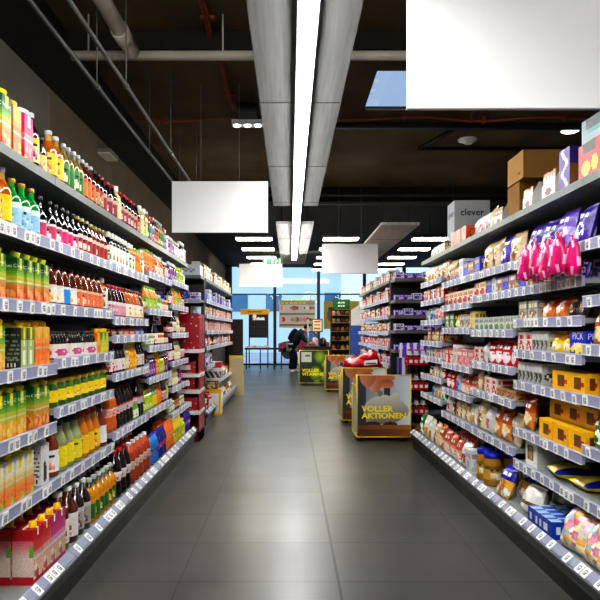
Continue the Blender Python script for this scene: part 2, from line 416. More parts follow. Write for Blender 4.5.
def bag(key, look, w, h, d, fn, name='snack_bag', cat='bag', plural='snack bags', tilt=0, rows=1, spin=11, seed=0, lie=False):
    m = pillow(w, h, d, fn, seed)
    if lie: m = MB().add(m, Matrix.Translation((0, -h/2, d/2)) @ Matrix.Rotation(-PI/2, 4, 'X')); W, D, H = w, h*1.06, d*1.05
    else:
        m = MB().add(m, Matrix.Rotation(math.radians(-tilt), 4, 'X')); W, D, H = w, d*1.1+h*math.sin(math.radians(tilt)), h*1.06
    zmin = min(p[2] for p in m.v); ys = [p[1] for p in m.v]; yc = (max(ys)+min(ys))/2; D = max(ys)-min(ys)+.004; m.v = [(a, b-yc, c-zmin) for a, b, c in m.v]
    product(key, name, cat, look, W*1.03, D, H, [('bag_body', m, 'film')], plural, spin, rows)
# ------------------------------------------------------------------ the goods
FR = fruit_print
carton('hcG', 'green-topped juice carton printed with red fruit', .07, .08, .24, FR('dark green', '9cc93a', 'f0da48', ['d8543e', 'f0a04c', 'f2cc5a'], 1), None, 'green', 'd9e021', text=('hohes C', .034, .68, 'white'))
carton('hcT', 'tall green-topped juice carton printed with red fruit', .085, .085, .275, FR('dark green', '9cc93a', 'f0da48', ['d8543e', 'f0a04c', 'f2cc5a'], 1), None, 'green', 'd9e021', text=('hohes C', .034, .68, 'white'))
carton('ocT', 'tall orange juice carton printed with orange slices', .08, .085, .262, FR('f4c27a', 'f2a541', 'orange', ['orange', 'f9a825'], 4), None, 'f0b050', 'yellow')
carton('hcO', 'green-topped juice carton printed with orange mangoes', .088, .068, .235, FR('1a7a38', '8cbc3c', 'ecd84a', ['f0a43a', 'f2c45a', 'e8dc6a'], 2), None, 'green', 'f2e21a', text=('hohes C', .034, .68, 'white'))
carton('hcM', 'green-topped juice carton printed with orange and red apples', .088, .068, .235, FR('1a7a38', '98b83a', 'e8b040', ['e8923a', 'd8503a', 'f0b84a'], 3), None, 'green', 'f2e21a', text=('hohes C', .034, .68, 'white'))
carton('ocart', 'orange juice carton printed with orange slices', .085, .085, .23, FR('f4c27a', 'f2a541', 'orange', ['orange', 'f9a825'], 4), None, 'f0b050', 'yellow')
carton('pcart', 'pink and red fruit drink carton', .1, .09, .265, FR('magenta', 'e23a66', 'f7c6d0', ['red', 'yellow', 'e8607a'], 5), None, 'c2234e', 'white')
carton('gcart', 'dark green carton with small pale print on its side', .085, .09, .225, FR('cfd8a0', '9fae5a', 'cream', ['cream', 'lime'], 6), info_print('4b5240', 'aab09a'), '5a6248', 'yellow', 'slant')
carton('wcart', 'dark-sided carton with a white bottle picture', .075, .08, .225, lambda u, v: hx('f6f6ee') if (.33 < u < .67 and .08 < v < .45) or ((u-.5)**2/.02+(v-.62)**2/.01 < 1) else (hx('5c7f35') if v > .72 else hx('b9c98a')), info_print('3c4436', '9aa08a'), 'yellow', 'f2dc1c')
carton('bravo', 'white-topped juice carton with orange fruit below', .085, .075, .235, FR('f3f1ea', 'f0ead0', 'f4d27a', ['orange', 'f9a825', 'b9d04a'], 7), None, 'eee8c8', 'f2e21a')
carton('berry', 'white carton printed with dark berries', .1, .09, .235, lambda u, v: hx('2a1830') if ((u-.5)**2/.06+(v-.28)**2/.05 < 1) else (hx('7a2038') if ((u-.45)**2/.03+(v-.5)**2/.006 < 1) else hx('ecebe8')), info_print('e6e6e4', '77797c'), 'f2f2f0', 'white', 'slant')
def brick_fn(top, fruit, base): 
    p = FR(top, mix(C(top), (1, 1, 1), .25), base, fruit, 8)
    return lambda u, v: C(top) if v > .82 or v < .1 else p(u, v)
def brick_side(top): return lambda u, v: mix(C(top), (0, 0, 0), .1) if v > .78 or v < .13 else mix((.87, .79, .76), C(top), max(0, (v-.5)/.55)) if not (.8 < u < .97 and .52 < v < .68) else hx('6fae4a')
carton('redbrick', 'big red drink carton with pale side', .094, .1, .285, brick_fn('red', ['e9d9a8', 'c2414b', 'f0e6d0'], 'f0d6cf'), brick_side('c41f33'), 'b51d2c', 'yellow', 'flat', rows=2)
carton('pinkbrick', 'big magenta drink carton with pale side', .094, .1, .285, brick_fn('b81c6e', ['d9d27a', 'c46aa0', 'f0e6d0'], 'ecd3df'), brick_side('c4246e'), 'a01860', 'yellow', 'flat', rows=2)
carton('greenc', 'small green carton with lime print', .075, .075, .165, FR('green', 'lime', 'yellow', ['lime', 'yellow'], 9), None, 'green', 'yellow')
carton('ocart2', 'small orange carton with a yellow cap', .075, .075, .165, FR('orange', 'f9b233', 'yellow', ['orange', 'f9a825'], 10), None, 'orange', 'yellow')
B = [ # key shape name look R h body label(base,acc,top) cap neck
 ('darbo', 'syrup', 'syrup_bottle', 'dark syrup bottle with yellow label and white cap', .04, .285, '2b1012', ('f3e3a0', 'dark red', 'yellow'), 'silver', '1d1210'),
 ('smallj', 'juice', 'juice_bottle', 'small dark bottle with pale yellow label', .033, .2, '3a140c', ('f1dd8e', 'orange', None), 'dark', None),
 ('ambY', 'syrup', 'syrup_bottle', 'amber syrup bottle with bright yellow label', .046, .275, 'b5691c', ('f4dc4a', 'orange', 'yellow'), 'silver', 'c8a060'),
 ('grn', 'syrup', 'glass_bottle', 'green glass bottle with pale blue label and gold cap', .043, .25, '1f8f3a', ('a9d3ea', '6fb0d8', 'e8f3f8'), 'gold', '2fa548'),
 ('swing', 'swing', 'syrup_bottle', 'black swing-top syrup bottle with white and pink label', .038, .235, '16100f', ('d0527e', 'e8d8dc', 'f2ecea'), 'dark', '2b2b2e'),
 ('swing2', 'swing', 'syrup_bottle', 'black swing-top syrup bottle with magenta label', .038, .235, '1a0d12', ('e04a8c', 'a8144e', 'f6f2f0'), 'dark', '2b2b2e'),
 ('clr', 'syrup', 'syrup_bottle', 'clear slim bottle with green label and silver cap', .034, .265, '8a7a3a', ('3c8a3e', 'f2e8b0', '5a9a3a'), 'silver', '9a9c8a'),
 ('redl', 'syrup', 'syrup_bottle', 'dark red syrup bottle with orange fruit label', .036, .26, '5c1510', ('dc8a3a', 'a82a1c', 'd0702a'), 'silver', '6a4a3a'),
 ('dkl', 'syrup', 'syrup_bottle', 'nearly black syrup bottle with white label', .036, .255, '160d0c', ('d0a878', 'a8422e', 'b0392b'), 'dark', '201a1a'),
 ('redcap', 'syrup', 'syrup_bottle', 'dark syrup bottle with red cap and pink label', .037, .255, '1e0f12', ('a84054', 'e0b8a8', 'd8b8a8'), 'a8162a', '35202a'),
 ('palew', 'square', 'syrup_bottle', 'pale golden bottle with broad white cap', .04, .27, 'c2a648', ('e6dfb8', 'lime', 'cfc88a'), 'f0efe4', 'd6cc90'),
 ('dkr', 'syrup', 'syrup_bottle', 'dark bottle with gold cap and red-white label', .037, .235, '1c0f10', ('b8323c', 'f0dcc8', 'ece2d8'), 'c9b98a', '302a26'),
 ('brn', 'syrup', 'syrup_bottle', 'brown bottle with gold cap and red label', .036, .23, '7a3018', ('b03a34', 'ecc8a0', 'e8d8c8'), 'c9b98a', '8a5a3c'),
 ('wcap', 'square', 'syrup_bottle', 'black bottle with broad white cap and white label', .036, .24, '1a1414', ('f2eee2', '9a7a4a', 'f4f2ec'), 'f2f0e6', '2a2422'),
 ('wcapg', 'square', 'syrup_bottle', 'golden bottle with broad white cap and white label', .037, .235, 'b08a2c', ('f2eed8', 'green', 'f4f2ec'), 'ecebe0', 'c8b060'),
 ('orj', 'juice', 'juice_bottle', 'bright orange juice bottle with yellow-green cap', .043, .22, 'f08a1c', ('f0a032', 'red', 'f4b040'), 'b8cc38', 'f2b04a'),
 ('orw', 'juice', 'juice_bottle', 'orange juice bottle with white cap and label', .038, .21, 'd8741c', ('f0e8da', 'b88a4a', None), 'f0efe6', 'd89a50'),
 ('purp', 'square', 'juice_bottle', 'purple-labelled flat bottle', .036, .2, '5a2a5e', ('8a4a9a', 'e2b8dc', 'a04a8a'), 'e8e2e8', '6a3a6a'),
 ('purpw', 'square', 'juice_bottle', 'white-labelled plum bottle', .035, .19, '4a2438', ('ece6e6', '8a5a7a', 'f4f0f0'), 'f0eee8', '5a3a4a'),
 ('limeb', 'square', 'juice_bottle', 'lime green flat bottle', .037, .19, 'b2c81e', ('c8d83a', 'e8ee9a', 'b2c81e'), 'd8e03a', None),
 ('bluel', 'square', 'syrup_bottle', 'dark bottle with blue label and red top', .034, .24, '2a1a22', ('6a8ab8', 'c03a4a', '9ab0cc'), 'c84a3a', '3a2a2a'),
 ('ambW', 'juice', 'juice_bottle', 'amber juice bottle with white and yellow label', .045, .235, '63300f', ('f0ece2', 'e8c02a', 'e8e4da'), '2a1a14', '8a4a20'),
 ('ambB', 'juice', 'juice_bottle', 'amber juice bottle with blue label', .045, .235, '6e3410', ('3a9ad8', 'e8f2f8', 'f0f2f4'), '2a1a14', '93501f'),
 ('ambP', 'juice', 'juice_bottle', 'amber juice bottle with peach and pink label', .045, .235, '7a3a16', ('e88a5e', 'f2d8c0', 'f4d8b8'), '2a1a14', 'a05a28'),
 ('ambwide', 'square', 'juice_bottle', 'rust-coloured square bottle with white label and broad cap', .042, .235, 'a8521c', ('f2ece0', '5a8a3a', 'f4f0e8'), 'ddd2bc', 'b8703a'),
 ('pinkl', 'juice', 'juice_bottle', 'dark red bottle with pale pink label', .04, .24, '3c0c12', ('dca8b4', 'a8405e', 'f0e4e4'), 'a8162a', '4a1a1e'),
 ('goldw', 'juice', 'juice_bottle', 'golden amber bottle with white label', .042, .24, 'c4701a', ('f2ecd8', 'd8a83a', 'f4f0e4'), '8a2a1a', 'c8843a'),
 ('limetop', 'juice', 'juice_bottle', 'bottle with lime sleeve over orange juice', .043, .215, 'f0a020', ('b8d060', 'e8efb8', '9cc04a'), '9cc03a', 'b2c860'),
 ('wgrn', 'juice', 'juice_bottle', 'small white-green bottle', .035, .16, '8ab060', ('e8eed8', '5aa04a', 'dfe8d0'), 'e8eee0', 'a8c088'),
 ('dwr', 'juice', 'juice_bottle', 'dark bottle with red and white label', .038, .235, '1c0d0c', ('f0e6e0', 'c4202c', 'f4ecea'), 'dark red', '2a1412'),
 ('ylw', 'juice', 'juice_bottle', 'bright yellow bottle', .039, .225, 'f4b81c', ('f6c81e', 'e87a1a', 'f4b01a'), 'f2e21a', None),
 ('blk', 'syrup', 'juice_bottle', 'slim black bottle with pale label', .035, .24, '120f10', ('e0d8ca', '9a2a3a', 'e8e2d8'), 'dark', None),
 ('creamb', 'flask', 'juice_bottle', 'cream-coloured plump bottle', .043, .22, 'd8cf9a', ('efe8c0', 'b8a85a', 'f2ecd0'), 'e8e2c0', None),
 ('bigbrown', 'juice', 'juice_bottle', 'big brown bottle with white peach label', .062, .29, '8a431a', ('efefee', 'f0834a', 'f4f4f2'), '3a1d12', '95552a'),
 ('palegrn', 'juice', 'juice_bottle', 'pale green bottle with yellow label', .054, .285, 'a9b183', ('f2e01a', 'e8d400', 'f6e61a'), '2f4a22', 'b8bf98'),
 ('yelo', 'juice', 'juice_bottle', 'yellow and orange bottle with fruit label', .054, .285, 'd88a1c', ('f6d21a', 'f07a1a', 'f8dc3a'), 'c8402a', 'dca048'),
 ('brownw', 'syrup', 'glass_bottle', 'large brown bottle with white label', .06, .31, '5a2a12', ('f0ece6', 'c03a3a', 'f4f2ee'), 'f0efe8', '6a3c22'),
 ('clrbase', 'syrup', 'glass_bottle', 'dark clear-necked bottle with grey label', .05, .3, '33261f', ('b8b4ac', '6a3a3a', 'd8d6d0'), 'e4e4e0', '5a5650'),
 ('yel4', 'syrup', 'juice_bottle', 'green-necked bottle of yellow juice with silver cap', .04, .275, 'd99a1c', ('3f7a3a', 'f2c81e', 'e0a028'), 'c8ccc8', '2e4420'),
 ('cola', 'soda', 'soda_bottle', 'dark cola bottle with red cap', .054, .33, '150a09', ('e8e2de', 'c4202c', 'f0ece8'), 'c41f33', '2b1a18'),
 ('redsoda', 'soda', 'soda_bottle', 'orange-red soda bottle with white cap', .054, .32, 'a84a24', ('dcc8b4', 'a83a2a', 'e6d8c8'), 'f2f0ee', 'd0603a'),
 ('bluesoda', 'soda', 'soda_bottle', 'blue sports drink bottle', .04, .27, '3a8ad0', ('2a5ab8', 'c42030', '5aa8e0'), '2a4ac0', '5aa0d8'),
 ('navysoda', 'soda', 'soda_bottle', 'dark blue bottle with red label', .04, .27, '1c2a8a', ('c42a3a', '2a4ac0', '2438b4'), '1c2a9a', None),
 ('orsoda', 'soda', 'soda_bottle', 'orange soda bottle with orange cap', .042, .28, 'f08a2a', ('f2a03a', 'e85a1a', 'f4b45a'), 'f07a1a', None),
 ('yelsoda', 'soda', 'soda_bottle', 'yellow-topped drink bottle with lime label', .04, .26, 'e8d43a', ('7ab83a', 'f2e23a', 'f2e23a'), 'f2e21a', None),
 ('purpsoda', 'soda', 'soda_bottle', 'violet drink bottle', .038, .25, '4a2a8a', ('7a4ab8', 'e8d43a', '5a3aa0'), '5a2aa0', None),
 ('colal', 'soda', 'soda_bottle', 'tall cola bottle with red and white label', .043, .31, '170b0a', ('d8d0cc', 'c4202c', 'c8242e'), 'dark red', '2a1512'),
 ('orlab', 'soda', 'soda_bottle', 'orange drink bottle with a pink band', .043, .3, 'd8741c', ('f0b8a0', 'd8404a', 'f6e6da'), 'orange', 'e09a50'),
]
for k, sh, nm, look, R, h, body, (l1, l2, l3), cap, neck in B:
    bottle(k, sh, nm, look, R, h, body, lab(l1, l2, l3, seed=len(k)*3), cap, neck, sq=.72 if sh == 'square' else 0, rows=2 if k in ('brownw', 'yel4', 'cola', 'redsoda', 'bluesoda', 'orsoda', 'yelsoda', 'purpsoda', 'palegrn', 'yelo') else 1)
bottle('pjar', 'jar', 'pickle_jar', 'green-filled jar with yellow label and gold lid', .056, .152, '4f7a1e', lab('f6dd1e', 'e8a818', 'f6dd1e', line='6a5a10'), 'c9b43a', '5f8a2c', plural='jars', cat='jar', rows=2)
bottle('ojar', 'jar', 'sauce_jar', 'small jar of orange fruit with white lid', .04, .12, 'd87a2a', lab('f2e6c8', 'e86a2a'), 'e8e2d0', plural='jars', cat='jar')
bottle('rjar', 'jar', 'sauce_jar', 'small jar of red sauce with dark lid', .038, .115, '8a1c14', lab('e8d8c8', 'c02a2a'), '2a1a18', plural='jars', cat='jar')
bottle('gjar', 'jar', 'sauce_jar', 'small pale green jar', .038, .115, 'b0c488', lab('eef0dc', '6aa04a'), 'e0e8d0', plural='jars', cat='jar')
bottle('blidjar', 'jar', 'biscuit_jar', 'tall gold biscuit tin with deep blue lid', .062, .23, 'b58a34', lab('c9a24a', 'e8d8a0', '8a6a24'), '1c2aa8', '20309a', plural='tins', cat='tin', rows=2)
def canpack(key, look, body, sleeve, n=4, h=.1, r=.026, name='bottle_multipack', bh=None):
    w = n*2*r+.008; d = 4*r+.006; b = MB(); s = MB(); cp = MB()
    for i in range(n):
        for j in (0, 1):
            cx, cy = -w/2+.004+r+2*r*i, -r+2*r*j
            b.lathe([(r*.9, 0), (r, .004), (r, h*.7), (r*.5, h*.86), (r*.45, h*.92)], body, 10, cx=cx, cy=cy); cp.lathe([(r*.52, h*.91), (r*.52, h)], 'dark', 8, cx=cx, cy=cy)
    sl = C(sleeve[0]); p = pack(sleeve[0], sleeve[1], sleeve[2], seed=n)
    s.box(-w/2, -d/2, .008, w/2, d/2, h*.55, sl, front=p, side=p, nu=24, nv=8)
    product(key, name, 'multipack', look, w+.004, d, h, [('bottles', b, 'gloss'), ('caps', cp, 'cap'), ('card_sleeve', s, 'print')], 'multipacks', 2)
canpack('mini', 'tray of small dark bottles in white and magenta sleeve', '1a1210', ('f2ece8', 'c8247a', 'efe8da'), 5, .15, .021)
canpack('canO', 'multipack of cans in orange-red sleeve', 'c8502a', ('d8421e', 'f2a03a', 'e86a1a'), 3, .085, .028, 'can_multipack')
canpack('canP', 'multipack of cans in blue-violet sleeve', '8a8ac0', ('6a5ab8', 'c8a8e0', '7a8ad0'), 3, .085, .028, 'can_multipack')
canpack('canR', 'multipack of cans in dark red sleeve', '6a1a1a', ('7a1216', 'c8a03a', 'a01a20'), 3, .085, .028, 'can_multipack')
# right-hand side: sweets, biscuits, bars
def bx(key, look, w, d, h, base, acc, top=None, txt='white', seed=1, **kw):
    boxprod(key, kw.pop('name', 'biscuit_box'), look, w, d, h, pack(base, acc, top, txt, seed), col=base, **kw)
yel = lambda u, v: hx('7a4a1c') if .3 < u < .72 and .2 < v < .78 else (hx('c8202a') if .78 < u < .9 and .35 < v < .6 else hx('f4c21a'))
boxprod('leib', 'biscuit_box', 'yellow biscuit box with a brown picture panel', .2, .07, .115, yel, None, 'f6cc22', 'f4c21a')
boxprod('leibtray', 'display_tray', 'open yellow display tray of biscuit packs', .26, .2, .15, yel, 'e8b414', None, 'eeb91a', cat='tray', plural='trays', lip=(.45, 'f4c21a', 4), inner=yel)
bx('pickup', 'blue biscuit box with yellow base and white lettering', .16, .1, .12, '1d3fc0', 'f6e21a', '1d3fc0', '1d3fc0', 4, text=('PICK\nUP!', .05, .66, 'white'))
bx('bluebox', 'deep blue biscuit box', .12, .16, .115, '1a24a8', '3a48d0', '1a24a8', 'c8a86a', 5)
bx('cookbox', 'tan and purple biscuit box', .13, .15, .11, 'c8a078', '8a5a3a', '9a6a8a', 'cream', 6)
bx('tanbox', 'small tan biscuit box with violet print', .12, .14, .1, 'd0b088', '6a4a9a', 'b88a5a', 'cream', 7)
bx('whitebox', 'white biscuit box', .1, .14, .15, 'e8e6e2', 'b8c8d0', 'e4e4e4', '9aa0a8', 8)
bx('creambox', 'cream wafer box with red print', .12, .15, .1, 'efe0c4', 'a8242a', 'e8d8bc', 'b82a2e', 9)
bx('greenbox', 'dark green biscuit box', .13, .15, .12, '1f7a34', 'e8e2c0', '2a8a3e', 'cream', 10)
bx('tallyel', 'tall pale yellow box', .09, .12, .16, 'efdc8a', 'e8b83a', 'f2e6aa', 'c88a2a', 11)
bx('pinkbox', 'pink and cream wafer box', .13, .15, .12, 'e8b8b0', 'c84a5a', 'd88a8a', 'f6ece8', 12)
bx('redbox', 'red biscuit box', .12, .15, .12, 'c0262c', 'f0d8b8', 'a81c24', 'cream', 13)
bx('brownbox', 'brown waffle box', .13, .15, .1, '9a6a3a', 'e8cf9a', '7a4a24', 'cream', 14)
bx('cups', 'clear tub of white and green sweets', .085, .1, .085, 'dfe2da', '5a8a4a', 'c8ccc4', '8a9a8a', 15, name='sweet_tub', cat='tub', plural='tubs', mat='film')
bx('crate', 'clear plastic tub of cookies', .12, .13, .1, 'b8bcb0', '8a6a4a', '9aa098', 'cream', 16, name='cookie_tub', cat='tub', plural='tubs', mat='film')
bx('wafer', 'silver-striped wafer pack', .05, .14, .11, 'b8b8b4', '3a3432', 'd0d0cc', 'e8e8e4', 17, name='wafer_pack', cat='pack', plural='wafer packs', mat='film')
bx('waferred', 'white and red wafer pack', .09, .15, .1, 'ece4e0', 'c42a34', 'e8dcd6', 'c83a44', 18, name='wafer_pack', cat='pack', plural='wafer packs', mat='film')
bx('flatcook', 'flat tan cookie pack', .15, .16, .05, 'c8a878', '8a5a34', 'b08a5a', 'c02a34', 19, name='cookie_pack', cat='pack', plural='cookie packs', mat='film')
bx('choc', 'purple chocolate bar pack', .12, .14, .07, '4a2a9a', 'c8b0e8', '5a3ab0', 'e8e0f4', 20, name='chocolate_pack', cat='pack', plural='chocolate packs')
bx('chocw', 'white and violet chocolate pack', .12, .14, .09, 'd8d0e8', '5a3aa0', 'e8e4f0', '5a3aa0', 21, name='chocolate_pack', cat='pack', plural='chocolate packs')
boxprod('whitetray', 'display_box', 'open white display box with tan packs', .2, .15, .2, lambda u, v: hx('8a5a3a') if ((u-.5)**2/.05+(v-.5)**2/.06 < 1) else hx('eeece8'), 'e4e2de', None, 'ecebe8', cat='tray', plural='display boxes', lip=(.5, 'b88a5a', 4))
def pg(a, b, t=None, s=1, txt='white'): return pack(a, b, t, txt, s)
_mr = random.Random(3); _mp = [(_mr.random(), _mr.random(), _mr.choice(['f4d8e4', 'bcd4f0', 'f6efc4', 'f4f4f2', 'eaa6c0', '8fbfe4', 'f0c070', 'f8f8f8', 'e88aa0', 'd8d8e0'])) for _ in range(70)]
def marsh(u, v):
    d = sorted((((u-a)**2+(v-b)**2), c) for a, b, c in _mp)
    return mix(hx(d[0][1]), hx('8a8a96'), max(0, .6-(d[1][0]**.5-d[0][0]**.5)/.02)*.5)
G = [
 ('pbag', 'purple chocolate bag', .15, .2, .075, pg('5a3aa8', 'e8e0f4', '4a2c98', 1), 14), ('lbag', 'lilac chocolate bag', .15, .2, .07, pg('9a84d0', 'f0ecf8', '6a4ab4', 2), 14),
 ('cbag', 'cream and brown biscuit bag', .15, .19, .07, pg('e4d4b4', '8a5a34', 'd0b890', 3), 10), ('wbag', 'white snack bag with gold print', .15, .2, .07, pg('ecebe6', 'c8a24a', 'dcd8cc', 4), 10),
 ('rbag', 'red and white sweet bag', .14, .19, .07, pg('d01c26', 'f6ecec', 'c0141e', 5), 6), ('tbag', 'orange-tan snack bag', .14, .19, .07, pg('d08a44', 'f0d8a0', 'b8601e', 6), 8),
 ('ybag', 'yellow snack bag', .17, .17, .08, pg('f0d23a', 'f8f0c0', 'e8c01e', 7, 'orange'), 12), ('kbag', 'dark brown biscuit bag', .15, .18, .08, pg('3a2c26', '5a4438', '2e2420', 8, 'tan'), 16),
 ('obag', 'orange cookie bag', .15, .12, .07, pg('e0802a', 'f6d8a0', 'c8601a', 9), 25), ('gbag', 'green snack bag', .14, .19, .07, pg('3c9a44', 'f2f0dc', '2a7a34', 10), 8),
 ('kpink', 'pink sweet bag', .15, .13, .075, pg('ec8ab8', 'fbe4ee', 'd8609a', 11), 15), ('dbag', 'dark red biscuit bag', .14, .17, .07, pg('7a2424', 'e8cfa8', '5a1a1a', 12), 10),
 ('bbag', 'light blue snack bag', .14, .18, .07, pg('a8c8e4', '3a5ab8', 'c8dcea', 13), 8), ('sbag', 'silver-grey snack bag', .14, .17, .07, pg('c8c8c8', 'a83a3a', 'dcdcdc', 14), 8),
 ('pretz', 'salmon-pink pretzel bag', .13, .18, .07, pg('e0a088', 'f4dccc', 'c8604a', 15), 8), ('gold', 'golden cookie bag with deep blue top', .16, .21, .08, pg('e8b84a', 'b87a2a', '1c2aa8', 16), 22),
 ('wpaper', 'crumpled white paper bag with brown band', .16, .16, .11, lambda u, v: hx('8a6a4a') if .3 < v < .42 else hx('f2f0ea'), 18), ('marsh', 'clear bag of pastel marshmallows', .22, .22, .14, marsh, 25),
 ('yb2', 'yellow noodle bag with a blue end', .19, .22, .06, lambda u, v: hx('1c2f9a') if v > .74 or u > .8 else hx('fae83a') if v > .3 or u < .3 else hx('e8d07a'), 0),
]
for i, (k, look, w, h, d, fn, tilt) in enumerate(G):
    bag(k, look, w, h, d, fn, tilt=tilt, seed=i, rows=2 if k in ('marsh', 'gold', 'wpaper', 'pretz') else 1, lie=(k == 'yb2'), cat='bag')

# ------------------------------------------------------------------ shelving
TAG = MB(); tw, th = .049, .054
def tagfn(u, v):
    if u < .18 or u > .82 or v < .2 or v > .84: return hx('fbfbfa')
    return hx('7c7c80') if ((int(v*10) % 2 == 0 and (int(u*11+v*17) % 4)) or (v < .45 and .5 < u < .75)) else hx('d4d5d3')
TAG.box(-tw/2, -.005, -th/2, tw/2, 0, th/2, 'f4f4f2', front=tagfn, nu=10, nv=10)
TAGM = TAG.mesh('price_tag', 'print')
_sh = {}
def shelf_mesh(W, D, kind):
    k = (W, D, kind)
    if k not in _sh:
        b = MB()
        if kind == 'top':
            b.box(.002, 0, -.035, W-.002, D, 0, '7d8682'); b.box(.002, -.008, -.036, W-.002, 0, .008, '767f7a')
        elif kind == 'plain':
            b.box(.002, 0, -.045, W-.002, D, 0, '80766a')
        else:
            b.box(.002, 0, -.028, W-.002, D, 0, '9ba09e')
        for i in range(3): b.box(.05, D*(.2+.28*i), -.034-.012*(kind == 'plain'), W-.05, D*(.2+.28*i)+.03, -.027, '7a807d')
        _sh[k] = b.mesh('shelf', 'steel')
    return _sh[k]
def rail_mesh(W, base):
    k = (W, base)
    if k not in _sh:
        b = MB()
        if base: b.box(0.003, -.052, -.024, W-.003, -.02, -.006, '8a8e96'); b.quad((0.003, -.058, -.016), (W-.003, -.058, -.016), (W-.003, -.014, .028), (.003, -.014, .028), '9a9fb4'); b.box(.003, -.064, -.022, W-.003, -.055, -.012, '70767a')
        else:
            b.box(.003, -.018, -.042, W-.003, -.0005, .012, 'a9adc6'); b.box(.003, -.021, -.046, W-.003, -.016, -.04, 'd8dae6'); b.box(.003, -.021, .008, W-.003, -.016, .014, 'd8dae6')
        _sh[k] = b.mesh('price_rail', 'cap')
    return _sh[k]
def bay(loc, rz, W, zs, label, group, D=.46, base=.19, basefront=.11, rails=True, tags=.135, kind='rail', back=True, nm='shelving_unit'):
    t = props(empty(nm, (*loc, 0), rz), label, 'shelving', group)
    top = max(zs)
    if back: obj('back_panel', MB().box(0, D, .05, W, D+.02, top-.002, '2b2a27').mesh('back_panel', 'steel'), t)
    for x in (0.0, W-.03):
        obj('upright', MB().box(x, D-.05, 0, x+.03, D-.001, top-.036, '3a3c3b').mesh('upright', 'steel'), t)
    if base:
        bf = -basefront
        obj('base_deck', MB().box(.001, bf+.02, base-.03, W-.001, D, base, '9ba09e').box(.001, bf, .115, W-.001, bf+.02, base-.02, '585d5b').mesh('base_deck', 'steel'), t)
        obj('kick_plate', MB().box(.001, bf+.025, 0, W-.001, bf+.045, .115, '040404').mesh('kick_plate', 'steel'), t)  # plate set forward in near black, standing in for shade under the deck
        r = obj('price_rail', rail_mesh(W, True), t, (0, bf+.045, base+.005))
        x = random.uniform(.05, .1)
        while x < W-.04 and tags:
            obj('price_tag', TAGM, r, (x, -.0365, .0075), (math.radians(-48), 0, 0)); x += random.choice((.06, tags, tags, tags*1.3))
    for z in zs:
        k = 'top' if z == top and kind != 'plain' else kind
        s = obj('shelf', shelf_mesh(W, D, k), t, (0, 0, z))
        if k == 'rail':
            r = obj('price_rail', rail_mesh(W, False), s); x = random.uniform(.04, .09)
            while x < W-.04 and tags:
                obj('price_tag', TAGM, r, (x, -.019, -.018+random.uniform(-.004, .001)), (random.uniform(-.04, .1), 0, random.uniform(-.06, .06))); x += random.choice((.058, tags, tags, tags*1.35))
    return t

# ------------------------------------------------------------------ putting goods on shelves
REG = []
def proto(key, full):
    P = PROD[key]
    if full not in P['proto']:
        if full:
            t = empty(P['name']); KIDS[t.name] = [obj(n, m.mesh(n, mat), t) for n, m, mat in P['parts']]
        else:
            allm = MB(); mats = []; idx = []
            for i, (n, m, mat) in enumerate(P['parts']): allm.add(m); mats.append(mat); idx += [i]*len(m.f)
            me = allm.mesh(P['name'], mats[0])
            for mm in mats[1:]: me.materials.append(M[mm])
            me.polygons.foreach_set('material_index', idx)
            t = obj(P['name'], me)
        t['category'] = P['cat']; P['proto'][full] = t; return t
    return tree_copy(P['proto'][full])
def put(key, x, y, z, rz, where, Y, row=0, scale=1., label=None, group=None, full=True, tilt=0):
    P = PROD[key]; o = proto(key, full and (len(P['parts']) > 1))
    o.location = (x, y, z+.0015); o.scale = (scale,)*3
    o.rotation_euler = (tilt, 0, rz+math.radians(random.uniform(-1, 1)*P['spin']))
    o['group'] = group or f"{P['plural']} on the {where}"
    for k in ('label',):
        if k in o: del o[k]
    if label: o['label'] = label
    else: REG.append((o, P['look'], where, Y, row))
    return o
def finish_labels():
    n_long = 0
    by = {}
    for o, look, where, Y, row in REG: by.setdefault((look, where, row), []).append((Y, o))
    for (look, where, row), L in by.items():
        L.sort(key=lambda p: p[0]); n = len(L)
        back = ', back row' if row else ''
        for i, (Y, o) in enumerate(L):
            w = where
            if n == 1: s = f"{look}{back} on {w}"
            elif i == n-1 and n > 2: s = f"{look}, farthest of {number(n)}{back}, {w}"
            elif i == 0: s = f"{look}, nearest of {number(n)}{back}, {w}"
            else: s = f"{look}, {ordinal(i+1)} of {number(n)}{back}, {w}"
            o['label'] = s
            if len(s.split()) > 16: print('LONG', s)
SX = {'L': (-1.24, PI/2, -1), 'R': (1.55, -PI/2, 1)}
def fill(side, Y0, Y1, z, gap, seq, where, front=.0, full=True, depth_in=.012, rowsmax=2, tight=1.04):
    X, rz, sg = SX[side]; items = []
    for tok in seq.split():
        k, _, n = tok.partition('*'); items += [k]*int(n or 1)
    sc = [min(1. if side == 'L' else 1.25, (gap-.03)/PROD[k]['h']*(1. if side == 'L' or (gap-.03) < PROD[k]['h'] else .92)) if k != '_' else 1. for k in items]
    ws = [PROD[k]['w']*s*tight if k != '_' else .06 for k, s in zip(items, sc)]
    while sum(ws) > (Y1-Y0-.02) and items: items.pop(); sc.pop(); ws.pop()
    slack = max(0, (Y1-Y0-.02)-sum(ws))/max(1, len(items)); slack = min(slack, .03)
    y = Y0+.012
    for k, s, w in zip(items, sc, ws):
        if k == '_': y += w+slack; continue
        P = PROD[k]
        for r in range(min(P['rows'], rowsmax)):
            xx = X+sg*(depth_in-front+P['d']*s/2+r*(P['d']*s*1.06+.004)+random.uniform(0, .006))
            jit = random.uniform(.9, 1) if P['cat'] == 'bag' else 1
            put(k, xx, y+w/2+slack/2, z, rz, where, y, r, s*jit, full=full)
        y += w+slack
PROD['_'] = dict(w=.1, d=.1, h=.1)
